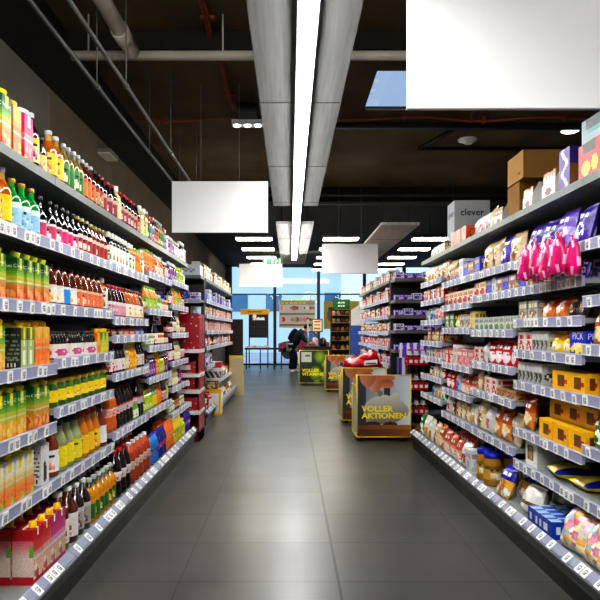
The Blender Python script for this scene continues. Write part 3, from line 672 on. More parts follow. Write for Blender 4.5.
# ------------------------------------------------------------------ left run of shelving
NAMES = {0: 'top', 1: 'second', 2: 'third', 3: 'fourth', 4: 'fifth', 5: 'sixth', 6: 'seventh', 7: 'eighth', 8: 'ninth', 'b': 'bottom'}
LZ = [(2.17, 1.83, 1.50, 1.19, .885, .585), (2.17, 1.83, 1.50, 1.215, .955, .585), (2.17, 1.83, 1.46, 1.33, 1.06, .65), (2.17, 1.88, 1.56, 1.23, .95, .66), (2.17, 1.90, 1.64, 1.34, 1.04, .77, .50)]
LY0, LW = 2.16, 1.04
POS = ['nearest', 'second', 'middle', 'fourth', 'farthest']
for i, zs in enumerate(LZ):
    bay((-1.24, LY0+i*LW), PI/2, LW, zs, f"{POS[i]} of five grey shelving units along the left drinks aisle" if i else 'nearest of five grey shelving units along the left drinks aisle', 'drinks shelving units on the left')
LF = [
 [ # near bay, from Y 2.55
  'hcT ocT pcart darbo smallj', 'ambY*2 grn*3 swing', 'hcG _ hcG*4', 'hcO _ _ wcart*2 ocart*2', 'hcO*3 _ hcM*3', 'bravo*4 _ berry', ''],
 [ 'ambY*2 clr*4 redl*3 dkl*2 redcap', 'swing*2 swing2*2 swing dkr*3 brn*4', 'ambW*2 ambB ambW ambP*5 ambwide ', 'mini*3 ocart2 greenc*2', 'pjar*10', 'bigbrown palegrn*3 yelo*3 bigbrown yelo*2', 'brownw*2 clrbase*2 yel4*6 clrbase'],
 [ 'redcap*2 palew redcap*5 dkl palew', 'wcap*6 wcapg*2 orj*2 wcapg', 'pinkl*5 goldw*5 ambW', 'canR*2 canO*2 canP*2', 'dwr*5 palew ylw*3 blk*3', 'orlab*2 colal*5 wgrn*2 colal*2', 'cola*3 redsoda*6'],
 [ 'palew clr bluel*2 redl*2 clr*3 bluel wcapg', 'orj*4 orw*4 redl purpw*2', 'limetop*5 wgrn*3 ojar*3', 'gjar*4 dwr*2 ojar*3 rjar*2', 'bluel*2 purp*3 ylw*2 limeb*2 purp*2', 'limeb*3 palegrn*2 orj*2 pinkl*2 limeb', 'bluesoda*3 navysoda*4 orsoda*4'],
 [ 'purp*3 purpw*4 wcap*3', 'purp*4 limeb*4 purpw', 'dwr*2 ylw*2 limetop*3 pinkl*2', 'rjar*2 blk*2 creamb*2 rjar*3', 'dwr*3 creamb*3 pinkl*2', 'blk*2 creamb*3 purp*2', 'gjar*3 redl*3 gjar*3', 'yelsoda*5 limeb*2 purpsoda*4'],
]
for i, rows in enumerate(LF):
    Y0, Y1 = LY0+i*LW, LY0+(i+1)*LW
    levels = list(LZ[i])+[.19]
    starts = [2.63, 2.57, 2.6, 2.59, 2.58, 2.57, 2.85] if i == 0 else None
    for j, (z, seq) in enumerate(zip(levels, rows)):
        isb = j == len(levels)-1
        gap = .45 if j == 0 else levels[j-1]-.03-z
        where = f"left {NAMES['b' if isb else j]} shelf" + ('' if i else '')
        fill('L', (starts[j] if starts else Y0+.02), Y1, z, gap, seq, where, front=.06 if isb else 0, full=i < 3)
# tall iced-tea cartons on the bottom deck, two deep
for c in range(4):
    for r in range(2):
        k = 'redbrick' if c < 2 else 'pinkbrick'
        put(k, -1.24+.055-.05-r*.108, 2.87+c*.1, .19, PI/2, 'left bottom shelf', 2.9+c*.1, r)

# ------------------------------------------------------------------ right run of shelving
RZ = [(2.17, 1.83, 1.54, 1.29, 1.03, .765, .487), (2.17, 1.83, 1.65, 1.44, 1.235, 1.025, .71, .487), (2.17, 1.84, 1.65, 1.37, 1.11, .88, .555), (2.17, 1.84, 1.61, 1.39, 1.05, .80, .56), (2.17, 1.91, 1.70, 1.48, 1.25, 1.08, .875, .655)]
RY0, RW = 2.21, .99
for i, zs in enumerate(RZ):
    bay((1.55, RY0+(i+1)*RW), -PI/2, RW, zs, f"{POS[i]} of five grey shelving units along the right sweets aisle", 'sweets shelving units on the right', basefront=.13)
RF = [
 ['', 'wbag*2 lbag*2', 'obag*3', 'tbag*3', 'kpink*3', 'gbag*3', 'kpink*3', ''],
 ['', 'pbag lbag pbag*2 cbag*2', 'pbag chocw*2 cookbox bluebox cookbox bluebox', 'kbag*2 obag*2 crate crate', 'pickup ybag*2 wafer*4 waferred*4', '_ _ _ _ _ _ _ _ _ wafer*6 waferred', '_ _ _ _ _ _ _ _ _ _ _ _ tbag', 'yb2*2', ''],
 ['', 'cbag pbag cbag*2 bluebox tanbox', 'cookbox bluebox cookbox whitebox bluebox creambox*2', 'cups*10', 'rbag*3 rbag sbag waferred', 'flatcook*2 waferred*2 cbag*2', 'cbag tbag*2 sbag cbag*2', ''],
 ['', 'tanbox bluebox whitebox tanbox*2 cbag', 'creambox*6 greenbox', 'tallyel crate*2 ybag greenbox*2', 'pinkbox*3 whitebox redbox*2', 'pretz*3 bbag rbag*2', 'wbag cbag*3 dbag sbag', ''],
 ['', 'cbag*3 wbag*2 cbag', 'redbox*2 waferred*2 redbox creambox*2', 'pinkbox creambox bbag*2 cups', 'brownbox*2 ybag brownbox flatcook', 'waferred*2 pinkbox cups*3', 'rbag cbag*2 wbag dbag', 'gbag wbag*2 bbag', ''],
]
rs = 2.9
for i, rows in enumerate(RF):
    Y0, Y1 = RY0+i*RW, RY0+(i+1)*RW
    levels = list(RZ[i])+[.19]
    for j, (z, seq) in enumerate(zip(levels, rows)):
        gap = .5 if j == 0 else levels[j-1]-.03-z
        fill('R', (rs if i == 0 else Y0+.015), Y1, z, gap, seq, f"right {NAMES['b' if j == len(levels)-1 else j]} shelf", full=i < 3, tight=1.02)
# bottom deck of the right run: bags, tins and boxes, mixed by hand
for k in range(2):
    for r in range(2): put('marsh', 1.565+.19*r, 3.01+.255*k, .19, -PI/2, 'right bottom shelf', 3+k, r, 1.06)
fill('R', 3.78, 4.2, .19, .28, 'wpaper*3', 'right bottom shelf', front=.08)
fill('R', 4.22, 4.58, .19, .29, 'gold*2', 'right bottom shelf', front=.08)
fill('R', 4.58, 5.0, .19, .3, 'blidjar*3', 'right bottom shelf', front=.08)
fill('R', 5.0, 5.98, .19, .3, 'whitebox sbag pretz*3 tbag*3', 'right bottom shelf', front=.08, full=False)
fill('R', 5.98, 7.1, .19, .3, 'tbag cbag wbag*2 gbag*3', 'right bottom shelf', front=.08, full=False)
def px(x, Y): return (x-290)/610*Y
def pz(y, Y): return 1.37-(y-331)/610*Y
boxprod('chocbig', 'chocolate_box', 'long blue and white chocolate box lying on the right bottom shelf', .34, .3, .1, lambda u, v: hx('eef2f8') if .1 < u < .9 and .3 < v < .7 and int(u*14) % 2 else hx('1f4ab0'), None, lambda u, v: hx('bcd8ee') if (int(u*8)+int(v*4)) % 2 else hx('2450b8'), '2450b8', spin=1)
put('chocbig', 1.47+.155, 3.61, .19, -PI/2, 'right bottom shelf', 3.8, label='long blue chocolate box with pale panels on the right bottom shelf')
boxprod('picbox', 'biscuit_box', 'white box with a pastry picture', .2, .17, .17, lambda u, v: hx('c89a5a') if ((u-.45)**2/.03+(v-.48)**2/.07 < 1) else (hx('6a4a34') if .2 < u < .7 and .2 < v < .8 else hx('f0efec')), lambda u, v: hx('c9cccc'), None, 'eeedea')
put('picbox', 1.55+.11, 3.98, .487, -PI/2, 'right shelf', 4, label='white box with a brown pastry picture on the lowest right shelf but one')
# yellow biscuit boxes, two tiers on two shelves
for z, nm, n in ((1.025, 'sixth', 2), (.71, 'seventh', 3)):
    for k in range(n):
        put('leib', 1.555+.05, 3.34+k*.205, z, -PI/2, f'right {nm} shelf', 3.34+k*.205, label=f"yellow biscuit box in front, {ordinal(k+1)} of {number(n)} on right {nm} shelf", group='yellow biscuit boxes')
        put('leib', 1.555+.13, 3.36+k*.205, z, -PI/2, 'x', 0, label=f"yellow biscuit box in the row behind, {ordinal(k+1)} of {number(n)}, right {nm} shelf", group='yellow biscuit boxes', full=False)
        if z < 1: put('leib', 1.555+.13, 3.36+k*.205, z+.118, -PI/2, 'x', 0, label=f"upper stacked yellow biscuit box, {ordinal(k+1)} of {number(n)}, right {nm} shelf", group='yellow biscuit boxes', full=False)
# things on top of the right run
boxprod('orbox', 'sweets_box', '', .24, .26, .19, lambda u, v: hx('f4d23a') if ((u-.35)**2/.04+(v-.3)**2/.05 < 1) or ((u-.75)**2/.02+(v-.35)**2/.05 < 1) else (hx('3a1a10') if v > .72 and .2 < u < .8 else hx('dc3a1c')), None, None, 'd8401e', nu=20, nv=20)
boxprod('tealbox', 'open_carton', '', .24, .26, .13, lambda u, v: hx('2a4a50') if .2 < u < .8 and v > .55 else (hx('5aa0a0') if .25 < u < .85 and .35 < v < .55 else hx('9fb4bc')), None, None, '9ab0ba', nu=16, nv=16)
boxprod('purpbox', 'chocolate_box', '', .13, .2, .24, lambda u, v: hx('d8c8f0') if ((u-.5-.2*math.sin(v*12))**2 < .02) else hx('5c3a9c'), lambda u, v: hx('8a6a44') if v < .62 else hx('3a2a7a'), None, '5c3a9c', nu=14, nv=20)
boxprod('cardA', 'cardboard_box', '', .3, .34, .19, lambda u, v: hx('6a4c28') if .7 < u < .8 and .2 < v < .3 else hx('b08d58'), None, None, 'a5844f', mat='matte')
boxprod('cardB', 'cardboard_box', '', .24, .3, .235, lambda u, v: hx('9a763c'), None, None, '9a763c', mat='matte')
boxprod('clever', 'shipping_box', '', .3, .37, .56, lambda u, v: hx('9aa0a6') if .12 < u < .9 and .5 < v < .56 and int(u*40) % 3 else hx('b9bdc0'), None, None, 'b4b8bb', mat='matte', text=('clever', .1, .72, '2a2c30'))
boxprod('orangebox', 'biscuit_box', '', .16, .12, .14, lambda u, v: hx('3a2a20') if abs((u-.5)**2/.05+(v-.55)**2/.06-1) < .35 else hx('e0662a'), None, None, 'dc6428', nu=14, nv=16)
T = 2.17
def top(k, Y, off, label, z=T, rz=0, sc=1, group='boxes stacked on top of the right shelving'):
    put(k, 1.55+off, Y, z, -PI/2+rz, 'right top shelf', Y, label=label, group=group, scale=sc)
top('orbox', 3.18, .14, 'orange-red sweets box with yellow shapes at the near end of right top shelf')
top('tealbox', 3.18, .16, 'grey-blue carton with dark opening stacked on the orange-red sweets box', z=T+.192)
top('cbag', 3.365, .3, 'cream biscuit bag between orange-red box and purple box, right top shelf')
top('purpbox', 3.49, .12, 'purple chocolate box with pale swirls on the right top shelf')
top('whitetray', 3.72, .1, 'larger open white display box of tan packs beside purple box')
top('cardB', 4.34, .19, 'lower brown cardboard box of the two stacked on right shelving')
top('cardA', 4.28, .2, 'upper wider brown cardboard box of the two stacked on right shelving', z=T+.239)
top('whitetray', 4.05, .09, 'open white display box just before the two brown cardboard boxes', sc=.85)
top('whitetray', 4.66, .1, 'open white display box behind the brown cardboard boxes', sc=.8)
top('cbag', 4.92, .1, 'cream bag between white display box and clear packs, right top shelf')
for q in range(3): put('sbag', 1.65, 5.02+q*.14, T, -PI/2, 'right top shelf', 5.1+q*.15, label=['silver-grey bag nearest of three before the grey clever-printed shipping box', 'silver-grey bag, middle of three before the grey shipping box', 'silver-grey bag, farthest of three before the grey shipping box'][q], group='silver bags on the right top shelf')
top('clever', 6.5, .35, 'large grey shipping box with dark lettering on top of right shelving')
for q in range(3): top('orangebox', 5.5+q*.17, .075, ['nearest of three orange boxes in front of the grey shipping box', 'middle one of three orange boxes in front of the grey shipping box', 'farthest of three orange boxes in front of the grey shipping box'][q], group='orange boxes on the right top shelf')
top('brownbox', 6.2, .085, 'brown waffle box just before the grey shipping box on right top shelf')
for q in range(3): put('wbag', 1.65, 6.68+q*.15, T, -PI/2, 'x', 6.7, label=['nearest of three white snack bags at far end of right top shelf', 'middle of three white snack bags at far end of right top shelf', 'last of three white snack bags at far end of right top shelf'][q], group='white bags on the right top shelf', scale=.75)
# magenta net bags hanging off the second right shelf
def netbag(seed):
    r = random.Random(seed); m = MB(); ph = r.uniform(0, 6)
    fn = lambda u, v: hx('f7b8d8') if (int(u*14)+int(v*16)) % 5 == 0 else mix(hx('e8188a'), hx('b80e66'), .5+.5*math.sin(u*20+ph))
    prof = [(.02, 0), (.06, .008), (.07, .05), (.066, .1), (.058, .15), (.035, .185), (.014, .2), (.034, .218)]
    m.lathe(prof, fn, 16); m.v = [(x*1.0+.006*math.sin(z*60+ph), y*.42+.004*math.sin(z*45+x*60), z) for x, y, z in m.v]
    hk = MB().tube([(0, 0, .2), (0, -.012, .225), (0, .005, .24), (0, .03, .238)], .0025, 'silver', 6)
    return m, hk
for i in range(8):
    m, hk = netbag(i); Y = 3.2+.074*i
    t = props(empty('hanging_net_bag', (1.485-.05*(i % 2), Y, 1.655+.018*(i % 3)), -PI/2+.2*math.sin(i*2)), f"magenta net bag of sweets, {ordinal(i+1)} of eight hanging from the right shelf edge", 'bag', 'magenta net bags hanging on the right')
    obj('net', m.mesh('net', 'film'), t); obj('hook', hk.mesh('hook', 'steel'), t)
# ------------------------------------------------------------------ the room
struct('floor', MB().box(-2.7, -3.2, -.1, 6, 24.7, 0, 'grey'), 'floor')
ZC = 4.2
cm = MB(); hx0, hx1, hy0, hy1 = .95, 2.15, 6.64, 7.82
for a in ((-2.7, -3.2, 6, hy0), (-2.7, hy1, 6, 24.7), (-2.7, hy0, hx0, hy1), (hx1, hy0, 6, hy1)): cm.box(a[0], a[1], ZC, a[2], a[3], ZC+.02, 'grey')
struct('ceiling', cm, 'ceiling')
struct('wall_left', MB().box(-2.75, -3.2, 0, -2.6, 6.6, ZC, 'grey'), flat_mat('wall_grey', '6e675e', .85, .05, 2))
struct('wall_left_far', MB().box(-2.75, 6.6, 0, -2.6, 24.7, ZC, 'grey'), 'wall')
struct('wall_right', MB().box(6, -3.2, 0, 6.15, 24.7, ZC, 'grey'), 'dark_wall')
struct('wall_back', MB().box(-2.75, -3.35, 0, 6.15, -3.2, ZC, 'grey'), 'wall')
struct('wall_far', MB().box(-2.75, 24.55, 3.97, 6.15, 24.75, ZC, 'grey').box(-2.75, 24.55, 0, -2.4, 24.75, 3.97, 'grey'), 'dark_wall')
struct('trim_1', MB().box(-2.6, -3.2, 4.0, -2.1, 24.5, ZC, 'grey'), 'beam')
struct('trim_2', MB().box(-2.1, 12.0, 3.92, 6, 24.5, ZC, 'grey'), 'beam')
struct('trim_3', MB().box(-2.1, 5.75, 4.03, 6, 6.0, ZC, 'grey'), 'beam')
# glazing of the far side: mullions and panes
mull = [-2.4, -.61, 1.15, 3.0, 4.6, 6.0]
for i in range(5):
    x0, x1 = mull[i], mull[i+1]
    w = props(empty(f'window_{i+1}', (0, 0, 0)), kind='structure')
    f = obj('window_frame', MB().box(x0-.06, 24.5, 0, x0+.06, 24.7, 3.97, 'grey').box(x0+.06, 24.52, 2.82, x1-.06, 24.6, 2.86, 'grey').box(x0+.06, 24.52, 0, x1-.06, 24.66, .06, 'grey').mesh('window_frame', 'frame'), w); f['kind'] = 'structure'
    p = obj('pane', MB().quad((x0+.06, 24.6, .06), (x1-.06, 24.6, .06), (x1-.06, 24.6, 3.97), (x0+.06, 24.6, 3.97), 'grey').mesh('pane', 'glass'), w); p['kind'] = 'structure'
sk = props(empty('window_6'), kind='structure')
m_sky = flat_mat('skylight_pane', '6f96d8', .3, .02, 1)
def tint_glass():
    m = M['glass'].copy(); m.name = 'skylight_glass'
    for n in m.node_tree.nodes:
        if n.type == 'BSDF_TRANSPARENT': n.inputs['Color'].default_value = (.5, .52, .56, 1)
    return m
obj('window_frame', MB().box(hx0-.03, hy0-.03, ZC+.02, hx0, hy1+.03, ZC+.05, 'grey').box(hx1, hy0-.03, ZC+.02, hx1+.03, hy1+.03, ZC+.05, 'grey').box(hx0, hy0-.03, ZC+.02, hx1, hy0, ZC+.05, 'grey').box(hx0, hy1, ZC+.02, hx1, hy1+.03, ZC+.05, 'grey').mesh('skylight_frame', 'frame'), sk)
obj('pane', MB().quad((hx0, hy1, ZC+.03), (hx1, hy1, ZC+.03), (hx1, hy0, ZC+.03), (hx0, hy0, ZC+.03), 'grey').mesh('skylight_pane', tint_glass()), sk)
# ------------------------------------------------------------------ under the ceiling
ZP = 3.3
def panel(x0, x1, y0, y1, label):
    t = props(empty('acoustic_panel', ((x0+x1)/2, y0, ZP)), label, 'ceiling panel', 'grey acoustic panels under the ceiling'); w = (x1-x0)/2
    obj('board', MB().box(-w, 0, 0, w, y1-y0, .05, 'grey').mesh('board', 'panel_lit' if y0 > 5 else 'panel'), t)
    j = MB(); y = 1.75
    while y < y1-y0-.1: j.box(-w+.01, y, -.003, w-.01, y+.012, .001, 'grey'); y += 2.0
    obj('joint', j.mesh('joint', 'frame'), t)
    wr = MB()
    for y in (.4, (y1-y0)/2, y1-y0-.4):
        for x in (-w+.1, w-.1): wr.tube([(x, y, .05), (x, y, ZC-ZP)], .006, 'dark', 6)
    obj('hanger', wr.mesh('hanger', 'frame'), t)
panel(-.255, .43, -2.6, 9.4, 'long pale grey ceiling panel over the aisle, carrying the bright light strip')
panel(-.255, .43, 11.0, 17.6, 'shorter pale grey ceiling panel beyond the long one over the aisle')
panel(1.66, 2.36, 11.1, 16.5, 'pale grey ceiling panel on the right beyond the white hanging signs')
t = props(empty('strip_light', (.105, 0, 3.2)), 'long bright white light strip running down the middle of the aisle ceiling', 'light')
obj('diffuser', MB().box(-.055, -2.5, -.035, .055, 15.4, 0, 'white').mesh('diffuser', 'strip'), t)
obj('housing', MB().box(-.065, -2.52, 0, .065, 15.42, .06, 'white').box(-.03, 15.42, -.05, .03, 15.5, .04, 'dark').mesh('housing', 'frame'), t)
hg = MB()
for y in (-1, 3, 7, 10.2, 14): hg.tube([(0, y, .05), (0, y, .094 if y != 10.2 else .99)], .008, 'silver')
obj('hanger', hg.mesh('hanger', 'steel'), t)
def lum(x0, x1, y, label, z=3.3):
    t = props(empty('ceiling_lamp', ((x0+x1)/2, y, z)), label, 'ceiling lamp', 'rectangular ceiling lamps at the far end'); w = (x1-x0)/2
    obj('lamp_diffuser', MB().box(-w, 0, -.02, w, .3, 0, 'white').mesh('lamp_diffuser', 'lamp'), t)
    obj('lamp_housing', MB().box(-w-.015, -.015, 0, w+.015, .315, .06, 'white').tube([(0, .15, .06), (0, .15, ZC-z-.28)], .008, 'grey').mesh('lamp_housing', 'frame'), t)
for j, (a, b, nm) in enumerate(((-1.12, -.38, 'left'), (.7, 1.42, 'middle'), (2.57, 3.27, 'right'))):
    for i in range(5 if j else 4): lum(a, b, 12.6+i*1.6, f"rectangular ceiling lamp, {ordinal(i+1)} from the near end of the {nm} row")
def thing1(name, mb, mat, label, cat, group=None, loc=(0, 0, 0), rz=0):
    return props(obj(name, mb.mesh(name, mat), None, loc, (0, 0, rz)), label, cat, group)
# rails, pipes, cables
for i, (xa, nm) in enumerate(((-1.52, 'outer'), (-1.29, 'inner'))):
    m = MB().tube([(xa, -1, 3.3), (xa, 9.2, 3.3)], .016, 'silver')
    for y in (1.2, 3, 4.8, 6.6, 8.4): m.tube([(xa, y, 3.3), (xa, y, ZC)], .005, 'grey', 6).tube([(xa, y-.03, 3.3), (xa, y+.03, 3.3)], .022, 'silver')
    thing1('conduit_rail', m, 'railgrey', f'thin grey conduit rail above the left shelves, {nm} of the two', 'conduit', 'conduit rails')
m = MB().tube([(-1.41, -1, 3.85), (-1.405, 5.2, 3.85), (-1.4, 5.42, 3.85)], .065, 'silver', 14).tube([(-1.405, 5.0, 3.85), (-1.405, 5.2, 3.85)], .075, 'silver', 14).tube([(-1.95, 5.45, 3.83), (5.9, 5.45, 3.83)], .042, 'silver', 12)
for x in (-1.8, -.6, 2.5, 4.2): m.tube([(x, 5.45, 3.87), (x, 5.45, ZC)], .008, 'grey', 6)
m.tube([(-1.46, 2, 3.9), (-1.46, 2, ZC)], .01, 'grey', 6)
thing1('ventilation_pipe', m, 'pipe', 'pale grey round pipe under the ceiling turning across the aisle', 'pipe')
for i, (y, z, nm) in enumerate(((11.7, 3.97, 'near'), (11.2, 3.7, 'lower'))):
    thing1('cross_pipe', MB().tube([(-2.05, y, z), (5.9, y, z)], .022, 'grey', 8).tube([(-1.9, y, z), (-1.9, y, ZC)], .006, 'grey', 6).tube([(3, y, z), (3, y, ZC)], .006, 'grey', 6), 'darkpipe', f'thin dark pipe across the ceiling beyond the first white sign, {nm} one', 'pipe', 'thin cross pipes')
m = MB(); pts = []
for k in range(30): pts.append((-.82+.1*k/29+.012*math.sin(k*.9), 2.5+5.1*k/29, ZC-.02-.012*math.cos(k*1.3)))
m.tube([(p[0], p[1], p[2]-.025) for p in pts], .017, 'orange', 6); m.tube([(p[0]+.03, p[1], p[2]-.035) for p in pts], .014, 'orange', 6)
for k in range(2, 30, 5): m.box(pts[k][0]-.05, pts[k][1]-.03, pts[k][2]-.02, pts[k][0]+.08, pts[k][1]+.03, ZC-.002, 'grey')
thing1('orange_cable', m, 'cable', 'orange cables clipped along the ceiling left of the panel', 'cable')
m = MB(); pts = [(-2.0+7*k/40, 8.0+.03*math.sin(k*.8), ZC-.05-.02*math.sin(k*.55)) for k in range(41)]
m.tube(pts, .016, 'orange', 6); pts2 = [(2.38-.02*k, 8.0-.1*k, ZC-.03) for k in range(8)]; m.tube(pts2, .016, 'orange', 6); m.tube([(a+.1, b, c) for a, b, c in pts2], .014, 'orange', 6)
for k in range(2, 41, 6): m.box(pts[k][0]-.02, pts[k][1]-.03, pts[k][2]-.03, pts[k][0]+.02, pts[k][1]+.03, ZC-.002, 'grey')
thing1('orange_cable', m, 'cable', 'orange cable crossing the ceiling from side to side', 'cable')
thing1('cable_tray', MB().box(.6, 8.2, ZC-.1, 5.9, 8.3, ZC-.03, 'dark').tube([(2.3, 8.3, ZC-.05), (1.95, 9.3, ZC-.05), (5.5, 9.3, ZC-.05)], .03, 'dark'), 'frame', 'dark cable tray and conduit under the ceiling beside the smoke detector', 'cable tray')
t = props(empty('emergency_lamp', (-.53, 7.6, 3.93)), 'small white emergency lamp hanging near the orange ceiling cables', 'lamp')
obj('lamp_housing', MB().box(-.19, -.08, 0, .19, .08, .05, 'e0e4e4').box(-.12, -.05, .05, .12, .05, .27, '3a3a38').mesh('lamp_housing', 'steel'), t)
lb = MB()
for x in (-.13, 0, .13): lb.lathe([(.035, -.012), (.045, 0)], 'white', 12, cx=x)
obj('lamp_lens', lb.mesh('lamp_lens', 'bulb'), t)
thing1('smoke_detector', MB().lathe([(.05, -.07), (.08, -.05), (.09, -.03), (.15, -.02), (.15, 0)], 'white', 18), 'print', 'round white smoke detector on the dark ceiling above right shelves', 'smoke detector', loc=(2.63, 9.0, ZC))
t = props(empty('wall_lamp', (-2.6, 8.4, 3.78)), 'small pale box lamp on the brown left wall above the bottles', 'lamp')
obj('lamp_housing', MB().box(0, -.2, 0, .18, .2, .05, 'grey').mesh('lamp_housing', 'steel'), t); obj('lamp_diffuser', MB().box(.01, -.19, -.02, .17, .19, 0, 'e8e4d8').mesh('lamp_diffuser', 'print'), t)
t = props(empty('emergency_lamp', (3.95, 8.6, ZC)), 'small bright recessed lamp in the dark ceiling above the teal carton', 'lamp')
obj('lamp_lens', MB().lathe([(.1, -.02), (.12, -.008)], 'white', 16).mesh('lamp_lens', 'bulb'), t); obj('lamp_housing', MB().lathe([(.13, -.008), (.13, 0)], 'grey', 16).mesh('lamp_housing', 'steel'), t)
# white hanging signs
for x, Y, lb_ in ((-.803, 7.0, 'blank white sign hanging over the left side of the aisle'), (1.145, 3.1, 'large blank white sign hanging closest, above the right shelves'), (-.75, 15.6, 'small blank white sign under the green exit sign'), (1.18, 12.0, 'blank white sign hanging ahead over the yellow promotion boxes')):
    t = props(empty('hanging_sign', (x, Y, 2.5)), lb_, 'sign', 'blank white hanging signs')
    obj('board', MB().box(-.55, -.012, 0, .55, .012, .585, 'white').mesh('board', 'sign'), t)
    for sx in (-.22, .22): obj('hanging_wire', MB().tube([(sx, 0, .585), (sx, 0, ZC-2.5-.001-(.28 if Y > 12.5 else 0))], .003, 'grey', 5).mesh('hanging_wire', 'steel'), t)
    e = obj('edge_trim', MB().box(-.553, -.014, -.004, .553, .014, 0, 'silver').mesh('edge_trim', 'steel'), t)
t = props(empty('exit_sign', (-.46, 16.0, 3.12)), 'green emergency exit sign with white running figure and arrow', 'sign')
obj('sign_box', MB().box(-.25, 0, 0, .25, .05, .17, 'green').mesh('sign_box', 'exit'), t)
e = MB(); y = -.003
e.poly([(-.02, y, .12), (.01, y, .12), (.01, y, .05), (.03, y, .05), (-.005, y, .02), (-.04, y, .05), (-.02, y, .05)], 'white')
e.poly([(.07, y, .03), (.09, y, .03), (.12, y, .08), (.14, y, .06), (.15, y, .07), (.12, y, .11), (.09, y, .11), (.09, y, .08)], 'white'); e.poly([(.115+.014*math.cos(a*PI/4), y, .135+.014*math.sin(a*PI/4)) for a in range(8)], 'white')
e.poly([(.17, y, .02), (.21, y, .02), (.21, y, .14), (.17, y, .14)], 'white'); e.poly([(-.2, y, .02), (-.16, y, .02), (-.16, y, .14), (-.2, y, .14)], 'white')
obj('pictogram', e.mesh('pictogram', 'exit_white'), t); obj('hanging_rod', MB().tube([(0, .02, .17), (0, .02, .8)], .008, 'grey').mesh('hanging_rod', 'steel'), t)

# ------------------------------------------------------------------ second left run, behind the red stand
bay((-2.2, 8.35), 0, .98, (2.13, 1.80, 1.50, 1.2, .9), 'grey end-of-run shelving facing the camera behind the red stand', 'far left shelving units', D=.4, basefront=.02)
for i in range(4):
    bay((-1.22, 8.8+i*1.0), PI/2, 1.0, (2.13, 1.82, 1.60, 1.37, 1.14, .85)[:5 if i else 6], f"{ordinal(i+1)} shelving unit of the far left run beyond the red stand", 'far left shelving units', tags=.2, base=0 if i else .18, basefront=.03)
far = {'a': 'tallyel whitetray redbox tallyel whitebox whitetray brownbox', 'b': 'bluebox whitebox bluebox whitebox chocw bluebox', 'c': 'redbox creambox redbox waferred redbox tanbox redbox', 'd': 'redbox pinkbox creambox redbox whitebox redbox', 'e': 'ybag purp chocw ybag pinkbox tbag', 'f': 'bbag chocw pbag whitebox bbag sbag', 'g': 'rbag sbag redbox sbag rbag'}
SX['L2'] = (-1.22, PI/2, -1); SX['R2'] = (1.5, -PI/2, 1)
zf = (2.13, 1.82, 1.60, 1.37, 1.14, .85, .18)
for i in range(4):
    for j, (z, k) in enumerate(zip(zf, 'abcdefg')):
        if i and j > 4: continue
        seq = far[k].split(); random.shuffle(seq); gap = .35 if j == 0 else zf[j-1]-.03-z
        fill('L2', 8.82+i, 9.8+i, z, min(gap, .3), ' '.join(seq), f"far left run, {NAMES['b' if j == 6 else j]} shelf", full=False, tight=1.02)
for j, (z, ks) in enumerate(((1.80, ['chocw', 'bluebox']), (1.5, ['bbag', 'rbag']), (1.2, ['redbox', 'creambox']), (.9, ['sbag', 'redbox']))):
    for k in range(5): put(ks[k % 2], -1.95+k*.16, 8.46, z, 0, f'far left end shelving, {NAMES[j+1]} shelf', k, full=False, scale=1.1)
boxprod('bluewhite', 'shipping_box', '', .42, .3, .15, lambda u, v: hx('8a96a8') if .15 < u < .85 and .3 < v < .7 and int(u*13+v*6) % 2 else hx('d0d4d8'), None, lambda u, v: hx('2450a8'), 'c8ccd0')
put('bluewhite', -1.45, 8.53, 2.13, 0, 'x', 0, label='grey-white carton with blue lid on top of far left end shelving')
put('bluewhite', -1.9, 8.53, 2.13, 0, 'x', 0, label='grey-white carton tucked behind left top shelf bottles on end shelving')
# red promotion stand
t = props(empty('promotion_stand', (-1.36, 7.75, 0)), 'red speckled cardboard promotion stand at the end of left drinks shelves', 'display stand')
rs_ = random.Random(5); dots = [(rs_.random(), rs_.random(), rs_.uniform(.008, .016)) for _ in range(70)]
redfn = lambda u, v: hx('f0d8d4') if any((u-a)**2+((v-b)*1.6)**2 < r*r for a, b, r in dots) else hx('a8142a')
b = MB(); b.box(-.24, .2, 0, .24, .22, 1.58, 'a8142a', front=redfn, nu=24, nv=60)
for s in (-1, 1): b.box(s*.24-(.012 if s > 0 else 0), -.22, 0, s*.24+(0 if s > 0 else .012), .22, 1.1, 'a8142a', side=redfn, nu=24, nv=50)
b.box(-.24, -.2, 1.13, .24, .2, 1.58, 'a8142a', front=lambda u, v: hx('5a2a2a') if .2 < u < .55 and .5 < v < .75 else redfn(u, v*.5), side=redfn, nu=30, nv=40)
obj('cardboard_body', b.mesh('cardboard_body', 'print'), t)
for z in (1.1, .8, .6, .34): obj('tray_edge', MB().box(-.25, -.26, z, .25, .19, z+.045, 'e6e4e2').mesh('tray_edge', 'print'), t)
obj('plinth', MB().box(-.24, -.22, 0, .24, .2, .12, '6a0e1c').mesh('plinth', 'print'), t)
boxprod('gift', 'gift_box', '', .42, .36, .155, lambda u, v: hx('f2f0ee') if .45 < u < .82 and .25 < v < .75 else redfn(u, v), redfn, None, 'a8142a', nu=30, nv=14)
for z, nm in ((.847, 'top'), (.647, 'middle'), (.387, 'low')):
    put('gift', -1.36, 7.72, z, 0, 'x', 0, label=f'red gift box with white square label, {nm} of three in the red stand', group='red gift boxes in the promotion stand', scale=.9 if z != .387 else 1)
